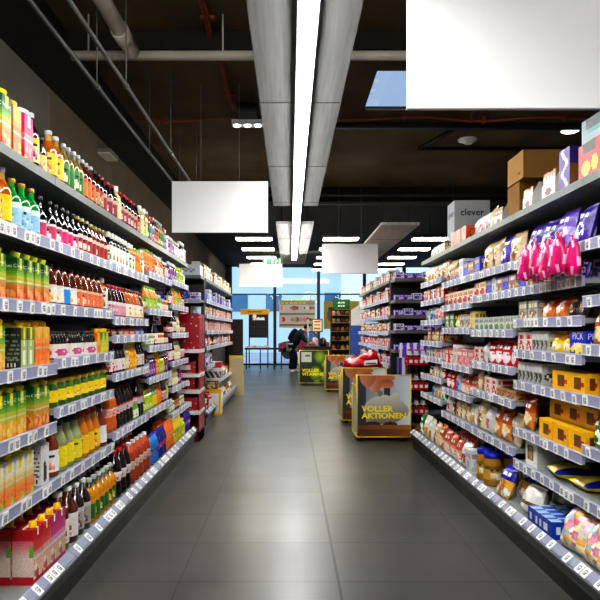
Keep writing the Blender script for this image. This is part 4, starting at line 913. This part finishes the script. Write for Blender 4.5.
# board-sided floor bins further along
t = props(empty('floor_bin', (-1.14, 10.25, 0)), 'grey two-tier floor bin with yellow-edged end board in far left run', 'floor bin')
obj('base_tray', MB().box(-.4, 0, .1, .0, 2.7, .16, 'b8bcc0').box(-.4, 0, 0, -.05, 2.7, .1, '1a1a1a').box(-.42, 0, 0, -.4, 2.7, .8, '3a3a38').box(-.4, 0, .48, -.1, 2.7, .5, 'b8bcc0').box(-.1, 0, .47, -.085, 2.7, .54, 'd8dade').box(-.01, 0, .12, .0, 2.7, .24, 'c8ccd2').mesh('base_tray', 'steel'), t)
obj('end_board', MB().box(-.15, 2.7, 0, .15, 2.73, .85, 'd8c49a', front=lambda u, v: hx('e8c820') if u < .06 or u > .94 or v > .97 else hx('cfc0a0'), nu=30, nv=20).mesh('end_board', 'print'), t)
obj('dark_panel', MB().box(-.14, 2.72, .85, .14, 2.76, 1.62, '3a302a').mesh('dark_panel', 'matte'), t)
for lv, (zz, xx) in enumerate(((.161, -1.24), (.501, -1.32))):
    for k in range(12): put(['ybag', 'rbag', 'gbag', 'tbag', 'sbag', 'bbag'][(k+lv*2) % 6], xx, 10.36+k*.2, zz, PI/2, 'x', 0, label=f"{['yellow','red','green','tan','silver','pale blue'][(k+lv*2)%6]} snack bag, {ordinal(k//6+1)} of its colour in floor bin's {['lower','upper'][lv]} tier", group='snack bags in the floor bin', full=False, scale=.95)
boxprod('ybox', 'display_box', '', .3, .3, .42, lambda u, v: hx('f0c020') if u < .08 or u > .9 or v < .1 or v > .85 else (hx('e8a83a') if .3 < u < .7 and .15 < v < .3 else hx('f0eee6')), None, None, 'f0c020', nu=20, nv=20)
boxprod('wrbox', 'display_box', '', .3, .3, .3, lambda u, v: hx('c8242c') if v > .72 else (hx('5a4a44') if .15 < v < .5 and int(u*11+v*7) % 3 else hx('e8e6e4')), None, None, 'e8e6e4', nu=20, nv=20)
put('ybox', -1.27, 10.03, 0, 0, 'x', 0, label='yellow-framed white display box standing on the floor behind red stand')
put('brownbox', -1.27, 10.03, .4215, 0, 'x', 0, label='brown snack box between the yellow-framed and white-red display boxes', scale=1.4)
put('wrbox', -1.27, 10.03, .564, 0, 'x', 0, label='white display box with red top stacked highest behind the red stand')

# ------------------------------------------------------------------ second right run
t = bay((1.5, 8.75), 0, .95, (2.13, 1.82, 1.60, 1.38, 1.1), 'dark end shelving of purple chocolate facing the camera, right of promotion boxes', 'far right shelving units', D=.4, kind='plain', basefront=.02, tags=0)
for i in range(4):
    bay((1.5, 9.2+(i+1)*1.0), -PI/2, 1.0, (2.13, 1.86, 1.60, 1.35, 1.12, .85), f"{ordinal(i+1)} shelving unit of the far right run beyond purple chocolate shelves", 'far right shelving units', tags=.2, basefront=.0)
zf = (2.13, 1.86, 1.60, 1.35, 1.12, .85, .19)
far2 = ['whitebox brownbox redbox', 'redbox redbox sbag redbox whitebox', 'sbag redbox pinkbox gbag tbag', 'tbag creambox cbag sbag tbag', 'redbox sbag pinkbox rbag', 'wbag chocw chocw redbox', 'chocw cbag wbag rbag']
for i in range(4):
    for j, z in enumerate(zf):
        seq = (far2[j]+' '+far2[j]).split(); random.shuffle(seq); gap = .35 if j == 0 else zf[j-1]-.03-z
        fill('R2', 9.22+i, 10.18+i, z, min(gap, .3), ' '.join(seq), f"far right run, {NAMES['b' if j == 6 else j]} shelf", front=-.035 if j == 6 else 0, full=False, tight=1.02)
n = 0
for j, z in enumerate((2.13, 1.82, 1.60, 1.38, 1.1)):
    for k in range(7):
        n += 1
        put('choc' if (k+j) % 3 else 'chocw', 1.58+k*.13, 8.86, z, 0, f"dark end shelving, {NAMES[j]} shelf", k, full=False, scale=1.05)
t = props(empty('chocolate_tray', (1.72, 8.63, 0)), 'sloping purple and white chocolate display above the cola packs', 'display stand')
# (thing with a stand below it)
obj('stand_body', MB().box(-.2, -.1, 0, .2, .05, 1.0, '5a4aa0', front=lambda u, v: hx('d8d4e8') if int(u*9) % 2 and v > .5 else hx('4a3a90'), nu=18, nv=12).mesh('stand_body', 'print'), t)
hd = MB(); 
for k in range(8): hd.quad((-.2+k*.05, -.14, 1.0), (-.16+k*.05, -.14, 1.0), (-.12+k*.05, .04, 1.2), (-.16+k*.05, .04, 1.2), ['d8d4e4', '6a4ab8'][k % 2])
obj('bar_row', hd.mesh('bar_row', 'print'), t)
# stacked cola multipacks
def colapack():
    b, c, s = MB(), MB(), MB(); prof = SHAPES['soda'][0]; R, h = .046, .33
    for i in range(3):
        for j in range(2):
            cx, cy = -.094+.094*i, -.047+.094*j
            b.lathe([(r*R, z*h) for r, z in prof], lambda u, v: hx('1a0a09') if v < .8 else hx('cfc8c8'), 10, cx=cx, cy=cy); c.lathe([(.017, .31), (.018, .33)], 'red', 8, cx=cx, cy=cy)
    s.box(-.142, -.096, .12, .142, .096, .23, 'c01c28', front=lambda u, v: hx('f0ecec') if .3 < v < .6 and int(u*12) % 3 else hx('c01c28'), side=lambda u, v: hx('f0d8d8') if .38 < v < .55 and int(u*9) % 2 else hx('c01c28'), bottom=False, nu=20, nv=8)
    product('colapack', 'cola_multipack', 'multipack', '', .29, .2, .335, [('bottles', b, 'gloss'), ('caps', c, 'cap'), ('wrap_band', s, 'film')], 'packs', 1)
colapack()
t = props(empty('wooden_pallet', (1.72, 8.36, 0)), 'low wooden pallet under the stacked cola packs', 'pallet')
pm = MB()
for x in (-.15, 0, .15): pm.box(x-.03, -.12, 0, x+.03, .12, .09, 'tan')
for y in (-.1, 0, .1): pm.box(-.18, y-.03, .09, .18, y+.03, .11, 'tan')
obj('deck', pm.mesh('deck', 'matte'), t)
for k in range(3): put('colapack', 1.73, 8.36, .112+k*.338, 0, 'x', 0, label=f"cola bottle pack with red band, {['lowest','middle','topmost'][k]} of the three stacked beside promotion box", group='stacked cola packs')

# ------------------------------------------------------------------ yellow-edged promotion boxes
def ell(u, v, cx, cy, rx, ry): return ((u-cx)/rx)**2+((v-cy)/ry)**2
def pig(u, v):
    if v < .13: return mix(hx('5a2f14'), hx('9a6434'), u)
    if v < .2: return mix(hx('7a4a22'), hx('b8804a'), u)
    if ell(u, v, .28, .2, .16, .05) < 1 or ell(u, v, .62, .2, .13, .045) < 1: return hx('4a2c18')
    if v > .72:   # hand dropping a coin
        if ell(u, v, .2, 1.0, .15, .2) < 1: return mix(hx('d89a7a'), hx('9a5a40'), u*2)
        if ell(u, v, .34, .84, .11, .13) < 1: return mix(hx('e0a888'), hx('a8664a'), (u-.23)*4)
        if ell(u, v, .55, .86, .14, .075) < 1: return mix(hx('d8946c'), hx('8a4a34'), (v-.78)*5)
        if ell(u, v, .5, .95, .2, .06) < 1: return hx('c07a58')
    if ell(u, v, .43, .7, .05, .045) < 1: return hx('8a8a84')
    if ell(u, v, .52, .44, .4, .235) < 1 or ell(u, v, .88, .42, .08, .1) < 1 or ell(u, v, .72, .65, .09, .06) < 1:
        return mix(hx('8c867c'), hx('dcd6cc'), (v-.25)*2.2)
    if u < .16 or (.5 < u < .62 and v > .6): return hx('3c424c')
    return mix(hx('848a92'), hx('d6dee6'), u*1.1)
def greens(u, v):
    if .06 < u < .42 and .62 < v < .95: return hx('3a3c38') if .62 < v < .64 else hx('c8ccc6') if not (.2 < u < .36 and .8 < v < .86) else hx('6a7a6a')
    for cx, cy, r in ((.7, .8, .2), (.9, .6, .17), (.55, .3, .22), (.85, .2, .16), (.6, .1, .12)):
        d = ((u-cx)/r)**2+((v-cy)/r)**2
        if d < 1: return mix(hx('9ab83a'), hx('4a6a1c'), d)
    return mix(hx('20301a'), hx('3a4a20'), v)
def bin_(x0, x1, Y, fn, lines, label, H=.82, D=.56):
    t = props(empty('promotion_box', ((x0+x1)/2, Y, 0)), label, 'promotion box', 'yellow-edged promotion boxes'); w = (x1-x0)/2; z0 = .05
    b = MB(); b.grid((-w, 0, z0), (2*w, 0, 0), (0, 0, H-z0), 60, 72, fn); b.quad((-w, .012, z0), (-w, .012, H), (w, .012, H), (w, .012, z0), 'tan')
    obj('front_panel', b.mesh('front_panel', 'print'), t)
    hs = H*.82
    for s in (-1, 1):
        x = s*w; m = MB(); side = [(0, z0), (D, z0), (D, hs), (.1, hs), (.08, H), (0, H)]
        m.poly([(x, a, z) for a, z in side], 'c8cac4'); m.poly([(x-s*.012, a, z) for a, z in side[::-1]], 'b8a47a')
        obj('side_panel', m.mesh('side_panel', 'print'), t)
        e = MB(); pr = side+[side[0]]
        for (a, z), (c, q) in zip(side, side[1:]): e.tube([(x+s*.002, a, z), (x+s*.002, c, q)], .008, 'f0d818', 6)
        obj('yellow_edging', e.mesh('yellow_edging', 'print'), t)
    obj('back_panel', MB().box(-w, D-.012, z0, w, D, hs, 'c8b48a').box(-w, 0, z0, w, D, z0+.012, 'c8b48a').box(-w, .02, .5, w, D-.02, .51, 'b8a47a').mesh('back_panel', 'matte'), t)
    e = MB()
    for a, c in (((-w, H), (w, H)), ((-w, z0), (w, z0)), ((-w, z0), (-w, H)), ((w, z0), (w, H))): e.tube([(a[0], -.004, a[1]), (c[0], -.004, c[1])], .008, 'f0d818', 6)
    obj('yellow_edging', e.mesh('yellow_edging', 'print'), t)
    tx = MB()
    for s_, z, size in lines: tx.text(s_, front_mat(-w*.84, -.006, z*H, size) @ Matrix.Diagonal((1.14, 1, 1, 1)), 'ffec20', .036, left=True)
    obj('lettering', tx.mesh('lettering', 'print'), t)
    for x in (-w+.06, w-.06):
        for y in (.06, D-.06): obj('caster', MB().lathe([(.02, 0), (.026, .01), (.026, .035), (.02, .05)], '16161a', 12, cx=x, cy=y).mesh('caster', 'cap'), t)
V1 = [('VOLLER', .45, .096), ('AKTIONEN', .345, .096)]
bin_(.835, 1.505, 7.6, pig, V1, 'nearest promotion box, piggy bank picture, uncovered top')
bin_(.775, 1.43, 9.03, pig, V1, 'piggy bank promotion box under the heap of red cloth bags')
bin_(.81, 1.45, 13.8, pig, V1, 'piggy bank promotion box behind the one with red bags, farthest such box')
bin_(.24, .98, 15.5, greens, [('VOLLER', .38, .108), ('VITAMINE', .27, .108)], 'promotion box with green fruit picture and white sheet, farthest away', H=.88)
# red felt heap lying on the second box
def lump(rx, ry, rz, col, seed, n=28, peaks=()):
    m = MB(); r = random.Random(seed); P = [r.uniform(0, 6) for _ in range(6)]
    base = []
    for j in range(n//2+1):
        for i in range(n):
            a = 2*PI*i/n; e = PI/2*j/(n//2)
            k = 1+.1*math.sin(3*a+P[0])+.07*math.sin(7*a+P[1]+4*e)+.05*math.sin(11*e+P[2]+2*a)
            x, y, z = rx*k*math.cos(e)*math.cos(a), ry*k*math.cos(e)*math.sin(a), rz*math.sin(e)**.8*(1+.18*math.sin(5*a+P[3])*math.cos(e))
            for px_, pz_, s in peaks: z += pz_*math.exp(-((x-px_)/s)**2)*math.sin(e)
            base.append((x, y, max(0, z)))
    m.v = base
    for j in range(n//2):
        for i in range(n):
            a, b2 = j*n+i, j*n+(i+1) % n; m.face((a, b2, b2+n, a+n), mix(C(col), (0, 0, 0), .25*(math.sin(i*1.3+j)+1)/2), True)
    m.face(tuple(range(n-1, -1, -1)), C(col)); return m
t = props(empty('red_bag_heap', (1.08, 9.28, .825)), 'heap of shiny red cloth bags with a white tag on the piggy bank box', 'bag')
obj('cloth', lump(.29, .2, .17, 'd4141e', 3, peaks=((.2, .17, .07), (.08, .04, .06))).mesh('cloth', 'film'), t)
tg = MB().quad((.02, -.22, .03), (.22, -.2, .05), (.22, -.19, .12), (.02, -.21, .1), 'f0eee8'); tg.box(.05, -.222, .055, .2, -.214, .075, '6a6a6a')
obj('paper_tag', tg.mesh('paper_tag', 'print'), t)
# ------------------------------------------------------------------ by the windows
t = props(empty('chalk_board', (-1.13, 22.6, 0)), 'black chalk board with yellow header and white drawings before the window', 'board')
obj('board', MB().box(-.4, 0, 1.12, .33, .03, 2.1, '191a1c', front=lambda u, v: hx('ffffff') if (ell(u, v, .3, .8, .1, .1) < 1 or ell(u, v, .5, .72, .12, .05) < 1 or ell(u, v, .72, .72, .1, .06) < 1 or (.2 < u < .8 and .66 < v < .7)) else (hx('3a3c3e') if int(v*30) % 4 == 0 and .1 < u < .9 and v < .5 else hx('191a1c')), nu=36, nv=36).mesh('board', 'print'), t)
obj('header', MB().box(-.7, -.02, 1.98, .36, .0, 2.18, 'e8b820', front=lambda u, v: hx('6a4a10') if .25 < u < .75 and .35 < v < .65 and int(u*40) % 3 else hx('e8b820'), nu=44, nv=8).mesh('header', 'print'), t)
for x in (-.38, .31): obj('leg', MB().box(x-.02, 0, 0, x+.02, .03, 1.12, 'dark').mesh('leg', 'frame'), t)
t = props(empty('packing_table', (-.95, 22.1, 0)), 'long black packing table with thin legs in front of the window', 'table')
obj('tabletop', MB().box(-.68, -.2, .7, .68, .25, .76, '1b1c1f').mesh('tabletop', 'frame'), t)
for x in (-.62, -.12, .38, .64): obj('leg', MB().box(x-.02, -.15, 0, x+.02, -.11, .7, '1b1c1f').mesh('leg', 'frame'), t)
for k in range(4): thing1('leaflet_stack', MB().box(-.09, -.12, 0, .09, .12, .05+.03*(k % 2), 'f0ebe0', front=lambda u, v: hx('d88a7a') if int(v*6) % 2 else hx('efeae0'), nu=4, nv=6), 'print', f"stack of pale leaflets on the black packing table, {ordinal(k+1)} of four", 'paper', 'leaflets on the table', (-1.5+k*.22, 22.1, .762))
rp = random.Random(9); fl = [(rp.random(), rp.choice((.3, .72)), rp.uniform(.03, .07), rp.choice(('e8a0a8', 'c8465a', '5a9a4a', '3a7a3a', 'f0d0c0', 'e8c84a', 'f4f0ea'))) for _ in range(46)]
def flowers(u, v):
    if u < .025 or u > .975 or v < .035 or v > .965: return hx('e8d42a')
    if v > .84: return hx('e8d42a') if int(u*24) % 3 and .05 < u < .75 and .87 < v < .94 else hx('b8aa8a')
    for a, b_, r, c in fl:
        if ((u-a)*1.35)**2+(v-b_)**2*.6 < r*r: return hx(c)
    if abs(v-.5) < .03 or abs(v-.1) < .03: return hx('9a7a60')
    return hx('dcd8d0')
t = props(empty('flower_poster', (.29, 24.4, 1.5)), 'wide poster of flower shelves with yellow border on the window', 'poster')
obj('sheet', MB().box(-.72, 0, 0, .72, .02, 1.1, 'e8d42a', front=flowers, nu=90, nv=60).mesh('sheet', 'print'), t)
t = props(empty('yellow_poster', (2.05, 24.4, 1.45)), 'yellow-green poster with a brown shape behind the bread rack', 'poster')
obj('sheet', MB().box(-.7, 0, 0, .7, .02, 1.12, 'c8b83a', front=lambda u, v: hx('2a2018') if ell(u, v, .22, .72, .1, .07) < 1 else (hx('7a5234') if ell(u, v, .25, .5, .16, .25) < 1 else mix(hx('b09a28'), hx('c9bd45'), u)), nu=50, nv=40).mesh('sheet', 'print'), t)
t = props(empty('notice_stand', (.89, 20.0, 0)), 'small framed notice on a black pole stand by the window mullion', 'sign')
obj('notice', MB().box(-.18, -.02, 1.33, .18, 0, 1.77, '3a3420', front=lambda u, v: hx('3a3420') if u < .08 or u > .92 or v < .07 or v > .93 else (hx('c8664a') if int(v*12) % 3 == 0 and .2 < u < .8 else hx('e8dcb8')), nu=24, nv=26).mesh('notice', 'print'), t)
obj('pole', MB().tube([(0, .01, .03), (0, .01, 1.4)], .025, 'dark').mesh('pole', 'frame'), t); obj('base_plate', MB().lathe([(.18, 0), (.18, .02), (.05, .03)], 'dark', 16).mesh('base_plate', 'frame'), t)
# bread rack
t = props(empty('bread_rack', (1.47, 17.6, 0)), 'tall rack of breads and packs under a green header sign', 'rack')
fr = MB()
for x in (-.28, .26):
    for y in (0, .38): fr.box(x, y, 0, x+.025, y+.025, 2.0, '3a302a')
fr.box(-.28, .4, 0, .285, .41, 2.0, '241c18'); obj('frame', fr.mesh('frame', 'steel'), t)
for z in (.25, .55, .82, 1.08, 1.34, 1.6, 1.82): obj('shelf', MB().box(-.27, .0, z, .27, .4, z+.02, '8a7a5e').mesh('shelf', 'steel'), t)
obj('header_sign', MB().box(-.24, -.02, 2.0, .26, 0, 2.28, '2f7a3c', front=lambda u, v: hx('dfeee0') if .25 < u < .75 and (.25 < v < .4 or .55 < v < .72) and int(u*22) % 3 else hx('2f7a3c'), nu=26, nv=12).mesh('header_sign', 'print'), t)
n = 0
for z in (.25, .55, .82, 1.08, 1.34, 1.6, 1.82):
    for k in range(4):
        n += 1; col = ['b8703a', '7a4a34', 'c89a5a', '5a3a3a', '8a5a3a', '9a8a7a', 'd8a050'][(n*3+int(z*10)) % 7]
        m = lump(.058, .13, .12, col, n, 12); 
        thing1('bread_loaf', m, 'matte', f"small loaf on the bread rack, {ordinal(k+1)} along level {number([.25,.55,.82,1.08,1.34,1.6,1.82].index(z)+1)} from below", 'bread', 'loaves on the bread rack', (1.47-.2+.133*k, 17.78, z+.0205))
t = props(empty('partition_screen', (1.62, 14.2, 0)), 'blue screen panel with white top beside the bread rack', 'screen')
obj('blue_panel', MB().box(-.2, 0, 0, .17, .03, 1.5, '4a66a8').mesh('blue_panel', 'matte'), t)
wp = MB(); wp.poly([(-.2, .0, 1.5), (.17, 0, 1.5), (.17, 0, 2.0), (.02, 0, 2.0), (-.2, 0, 1.85)], 'd8d8d6'); wp.poly([(-.2, .03, 1.5), (-.2, .03, 1.85), (.02, .03, 2.0), (.17, .03, 2.0), (.17, .03, 1.5)], 'd8d8d6')
obj('white_panel', wp.mesh('white_panel', 'matte'), t)
t = props(empty('checkout_counter', (1.0, 18.6, 0)), 'dark checkout counter behind the green fruit promotion box', 'counter')
obj('counter_body', MB().box(-.6, 0, 0, .75, .6, .86, '3a3a3e').mesh('counter_body', 'steel'), t); obj('counter_top', MB().box(-.64, -.04, .86, .78, .64, .9, '1d1e22').mesh('counter_top', 'steel'), t)
obj('post', MB().tube([(-.45, .1, .9), (-.45, .1, 1.72)], .025, 'd8cfae').box(-.52, .02, .9, -.38, .18, .93, 'grey').mesh('post', 'steel'), t)
for x, c, l in ((.76, 'd8b8c0', 'pale pink carrier bag on the checkout counter by the post'), (1.03, '2a2230', 'dark plum carrier bag on the checkout counter'), (1.32, 'd8d4dc', 'white carrier bag on the checkout counter near the bread rack')):
    thing1('carrier_bag', lump(.115, .14, .27, c, int(x*100), 16), 'film', l, 'bag', None, (x, 18.85, .901))

# ------------------------------------------------------------------ person leaning over, in dark jacket
def skin(name, verts, edges, rad, mat, parent, col, sub=1, root=0):
    me = bpy.data.meshes.new(name); me.from_pydata(verts, edges, []); o = bpy.data.objects.new(name, me); COL.objects.link(o)
    o.modifiers.new('s', 'SKIN'); o.modifiers.new('u', 'SUBSURF').levels = sub
    for i, d in enumerate(me.skin_vertices[0].data):
        r = rad[i]; d.radius = r if isinstance(r, tuple) else (r, r); d.use_root = (i == root)
    dg = bpy.context.evaluated_depsgraph_get(); out = bpy.data.meshes.new_from_object(o.evaluated_get(dg)); bpy.data.objects.remove(o); bpy.data.meshes.remove(me)
    ca = out.color_attributes.new('Col', 'FLOAT_COLOR', 'CORNER'); c = (*lin(C(col)), 1.); ca.data.foreach_set('color', list(c)*len(ca.data))
    out.materials.clear(); out.materials.append(M[mat]); out.polygons.foreach_set('use_smooth', [True]*len(out.polygons)); out.name = name
    return obj(name, out, parent)
P = props(empty('person', (.1, 20.2, 0)), 'person in dark navy jacket and black trousers bending forward by the window', 'person')
V = [(-.02, 0, .9), (.06, 0, 1.08), (.2, 0, 1.27), (.33, 0, 1.4), (.4, 0, 1.44), (.49, 0, 1.47), (.555, 0, 1.45)]; E = [(i, i+1) for i in range(6)]; Rr = [(.15, .12), (.14, .12), (.16, .12), (.09, .08), (.06, .058), (.105, .09), (.085, .075)]
def chain(start, pts, rads):
    a = start
    for p, r in zip(pts, rads): V.append(p); Rr.append(r); E.append((a, len(V)-1)); a = len(V)-1
    return a
HANDS = []
for s in (-1, 1):
    chain(0, [(-.02, s*.1, .84), (.03+.04*s, s*.11, .48), (-.02+.06*s, s*.11, .1), (-.01+.06*s, s*.11, .05), (.12+.06*s, s*.12, .035)], [.1, .07, .05, .045, .035])
    w = chain(2, [(.26, s*.19, 1.3), (.38, s*.22, 1.06), (.55, s*.16, .98), (.6, s*.15, .97), (.66, s*.14, .96)], [.065, .048, .036, .03, .032])
    HANDS.append((w, s))
for w, s in HANDS:
    b0 = V[w]
    for f in range(4):
        oy = (-.027+.018*f)*1.0; L = [.075, .085, .08, .06][f]
        chain(w, [(b0[0]+.03, b0[1]+oy, b0[2]), (b0[0]+.03+L*.55, b0[1]+oy*1.1, b0[2]-.012), (b0[0]+.03+L*.9, b0[1]+oy*1.1, b0[2]-.04)], [.011, .0095, .008])
    chain(w, [(b0[0], b0[1]-s*.035, b0[2]-.005), (b0[0]+.035, b0[1]-s*.05, b0[2]-.02)], [.012, .009])
skin('body', V, E, Rr, 'matte', P, 'd9a184')
skin('jacket', [(-.04, 0, .8), (.05, 0, 1.05), (.2, 0, 1.28), (.33, 0, 1.4), (.26, .2, 1.3), (.38, .23, 1.07), (.54, .165, .99), (.26, -.2, 1.3), (.38, -.23, 1.07), (.54, -.165, .99)], [(0, 1), (1, 2), (2, 3), (2, 4), (4, 5), (5, 6), (2, 7), (7, 8), (8, 9)], [(.21, .19), (.21, .19), (.215, .18), (.12, .1), .1, .072, .055, .09, .072, .055], 'cloth', P, '1d2130')
bp_ = MB().add(MB().lathe([(.03, -.22), (.13, -.19), (.16, -.05), (.155, .1), (.11, .2), (.03, .23)], '12141c', 16, .3), Matrix.Translation((.0, 0, 1.24)) @ Matrix.Rotation(math.radians(32), 4, 'Y') @ Matrix.Diagonal((.75, 1.1, 1, 1)))
obj('backpack', bp_.mesh('backpack', 'cloth'), P)
skin('trousers', [(-.02, 0, .9), (-.02, .1, .83), (.07, .11, .48), (.04, .11, .09), (-.02, -.1, .83), (-.01, -.11, .48), (-.08, -.11, .09)], [(0, 1), (1, 2), (2, 3), (0, 4), (4, 5), (5, 6)], [(.15, .14), .12, .105, .085, .13, .105, .085], 'cloth', P, '15151a')
obj('shirt_hem', MB().add(MB().lathe([(.195, .7), (.205, .76), (.205, .86), (.18, .97)], '9a9e9e', 16, cx=-.03), Matrix()).mesh('shirt_hem', 'cloth'), P)
for s in (-1, 1): skin('shoe', [(-.03+.06*s, s*.115, .05), (.05+.06*s, s*.12, .045), (.15+.06*s, s*.12, .04)], [(0, 1), (1, 2)], [(.068, .06), (.065, .052), (.052, .045)], 'cloth', P, 'b8b8b4')
hr = MB().add(lump(.125, .105, .125, '2c211c', 4, 16), Matrix.Translation((.475, 0, 1.475)) @ Matrix.Rotation(math.radians(-25), 4, 'Y'))
obj('hair', hr.mesh('hair', 'cloth'), P)
fc = MB().lathe([(.006, 0), (.008, .004), (.003, .012)], '1a1a1a', 8)
face = MB()
for s in (-1, 1): face.add(fc, Matrix.Translation((.618, s*.032, 1.43)) @ Matrix.Rotation(PI/2, 4, 'Y')); face.add(MB().lathe([(.012, -.006), (.018, 0), (.01, .006)], 'd9a184', 8), Matrix.Translation((.5, s*.098, 1.43)) @ Matrix.Rotation(PI/2, 4, 'X'))
face.add(MB().lathe([(.014, 0), (.004, .026)], 'd09a7c', 8), Matrix.Translation((.615, 0, 1.41)) @ Matrix.Rotation(PI/2, 4, 'Y')); face.box(.6, -.024, 1.375, .616, .024, 1.383, 'a85a54')
obj('face_features', face.mesh('face_features', 'matte'), P)

# ------------------------------------------------------------------ outside
struct('ground_outside', MB().box(-30, 24.75, -.12, 40, 60, -.02, 'grey'), 'street')
t = props(empty('office_building', (0, 38, 0)), 'pale blue building with dark windows across the street', 'building')
obj('wall', MB().box(-25, 0, 0, 3.2, 6, 9.6, 'grey').box(3.2, 1.5, 0, 30, 6, 3.3, 'grey').mesh('wall', 'facade'), t)
for x0, x1, z0, z1 in ((-3.6, -2.65, 2.6, 3.7), (-1.5, -.5, 2.6, 3.7), (2.15, 3.15, 2.9, 3.75), (-6.5, -5.4, 2.6, 3.7), (7.5, 9, 1.4, 2.6)):
    d = 1.5 if x0 > 3.3 else 0
    obj('window_pane', MB().box(x0, d-.05, z0, x1, d, z1, 'grey').mesh('window_pane', 'facade_dark'), t)
thing1('street_railing', MB().tube([(-8, 33, 3.37), (14, 33, 3.37)], .03, 'grey').box(-8, 33, 0, -7.95, 33.05, 3.35, 'grey').box(-.9, 33, 0, -.85, 33.05, 3.35, 'grey').box(1.1, 33, 0, 1.15, 33.05, 3.35, 'grey').box(5, 33, 0, 5.05, 33.05, 3.35, 'grey'), 'facade_dark', 'thin blue-grey railing outside in front of the building', 'railing')
t = props(empty('parked_car', (.75, 31, -.02)), 'small red car parked outside the window behind the person', 'car')
cb = MB()
sec = [(-1.9, .35), (-1.9, .75), (-1.5, .85), (-1.0, .9), (-.55, 1.35), (.6, 1.4), (1.2, .92), (1.85, .8), (1.9, .35)]
cb.poly([(x, -.8, z) for x, z in sec], 'grey'); cb.poly([(x, .8, z) for x, z in sec[::-1]], 'grey')
for (a, z), (c, q) in zip(sec, sec[1:]): cb.quad((a, -.8, z), (a, .8, z), (c, .8, q), (c, -.8, q), 'grey')
cb.v = [(x*.7, y, z) for x, y, z in cb.v]
obj('car_body', cb.mesh('car_body', 'carpaint'), t)
obj('side_window', MB().poly([(-.6, -.81, .92), (.65, -.81, .92), (.38, -.81, 1.32), (-.35, -.81, 1.28)], 'grey').mesh('side_window', 'facade_dark'), t)
for x in (-.85, .85): obj('wheel', MB().add(MB().lathe([(.3, -.1), (.33, -.06), (.33, .06), (.3, .1)], '15151a', 18), Matrix.Translation((x, -.7, .33)) @ Matrix.Rotation(PI/2, 4, 'X')).mesh('wheel', 'cap'), t)

finish_labels()
# ------------------------------------------------------------------ light, sky, camera
w = bpy.data.worlds.new('World'); bpy.context.scene.world = w; w.use_nodes = True; nt = w.node_tree
bg = nt.nodes['Background']; tc = nt.nodes.new('ShaderNodeTexCoord'); sp = nt.nodes.new('ShaderNodeSeparateXYZ'); rp_ = nt.nodes.new('ShaderNodeValToRGB')
nt.links.new(tc.outputs['Generated'], sp.inputs[0]); nt.links.new(sp.outputs['Z'], rp_.inputs['Fac']); nt.links.new(rp_.outputs['Color'], bg.inputs['Color'])
rp_.color_ramp.elements[0].color = (.62, .83, 1, 1); rp_.color_ramp.elements[1].color = (.4, .55, 1, 1); bg.inputs['Strength'].default_value = .85
sc = bpy.context.scene
cam = bpy.data.cameras.new('camera'); co = link(bpy.data.objects.new('camera', cam)); co.location = (0, 0, 1.37); co.rotation_euler = (PI/2, 0, 0)
cam.sensor_width = 36; cam.lens = 610/600*36; cam.shift_x = 10/600; cam.shift_y = 31/600; cam.clip_end = 200; sc.camera = co
sc.view_settings.view_transform = 'Standard'; sc.view_settings.look = 'Medium High Contrast'; sl = bpy.data.lights.new('sun', 'SUN'); sl.energy = 1.9; sl.angle = .02; so = link(bpy.data.objects.new('sun', sl)); so.rotation_euler = Vector((.8, 1, -.95)).to_track_quat('-Z', 'Y').to_euler()
sc.view_settings.exposure = 0.53
for x, y, z, rx, sx_, sy_, e in ((1.2, -1.6, 3.7, 38, 2.2, .5, 38), (-.9, -1.6, 3.6, 68, 1.8, .5, 95), (.4, 19.4, 3.85, 48, 3, .4, 90)):   # added fill lights: two brighten signs and shelves, the last the window posters
    l = bpy.data.lights.new('fill_light', 'AREA'); l.shape = 'RECTANGLE'; l.size = sx_; l.size_y = sy_; l.energy = e; l.color = (1, .98, .95)
    lo = link(bpy.data.objects.new('fill_light', l)); lo.location = (x, y, z); lo.rotation_euler = (math.radians(rx), 0, 0)
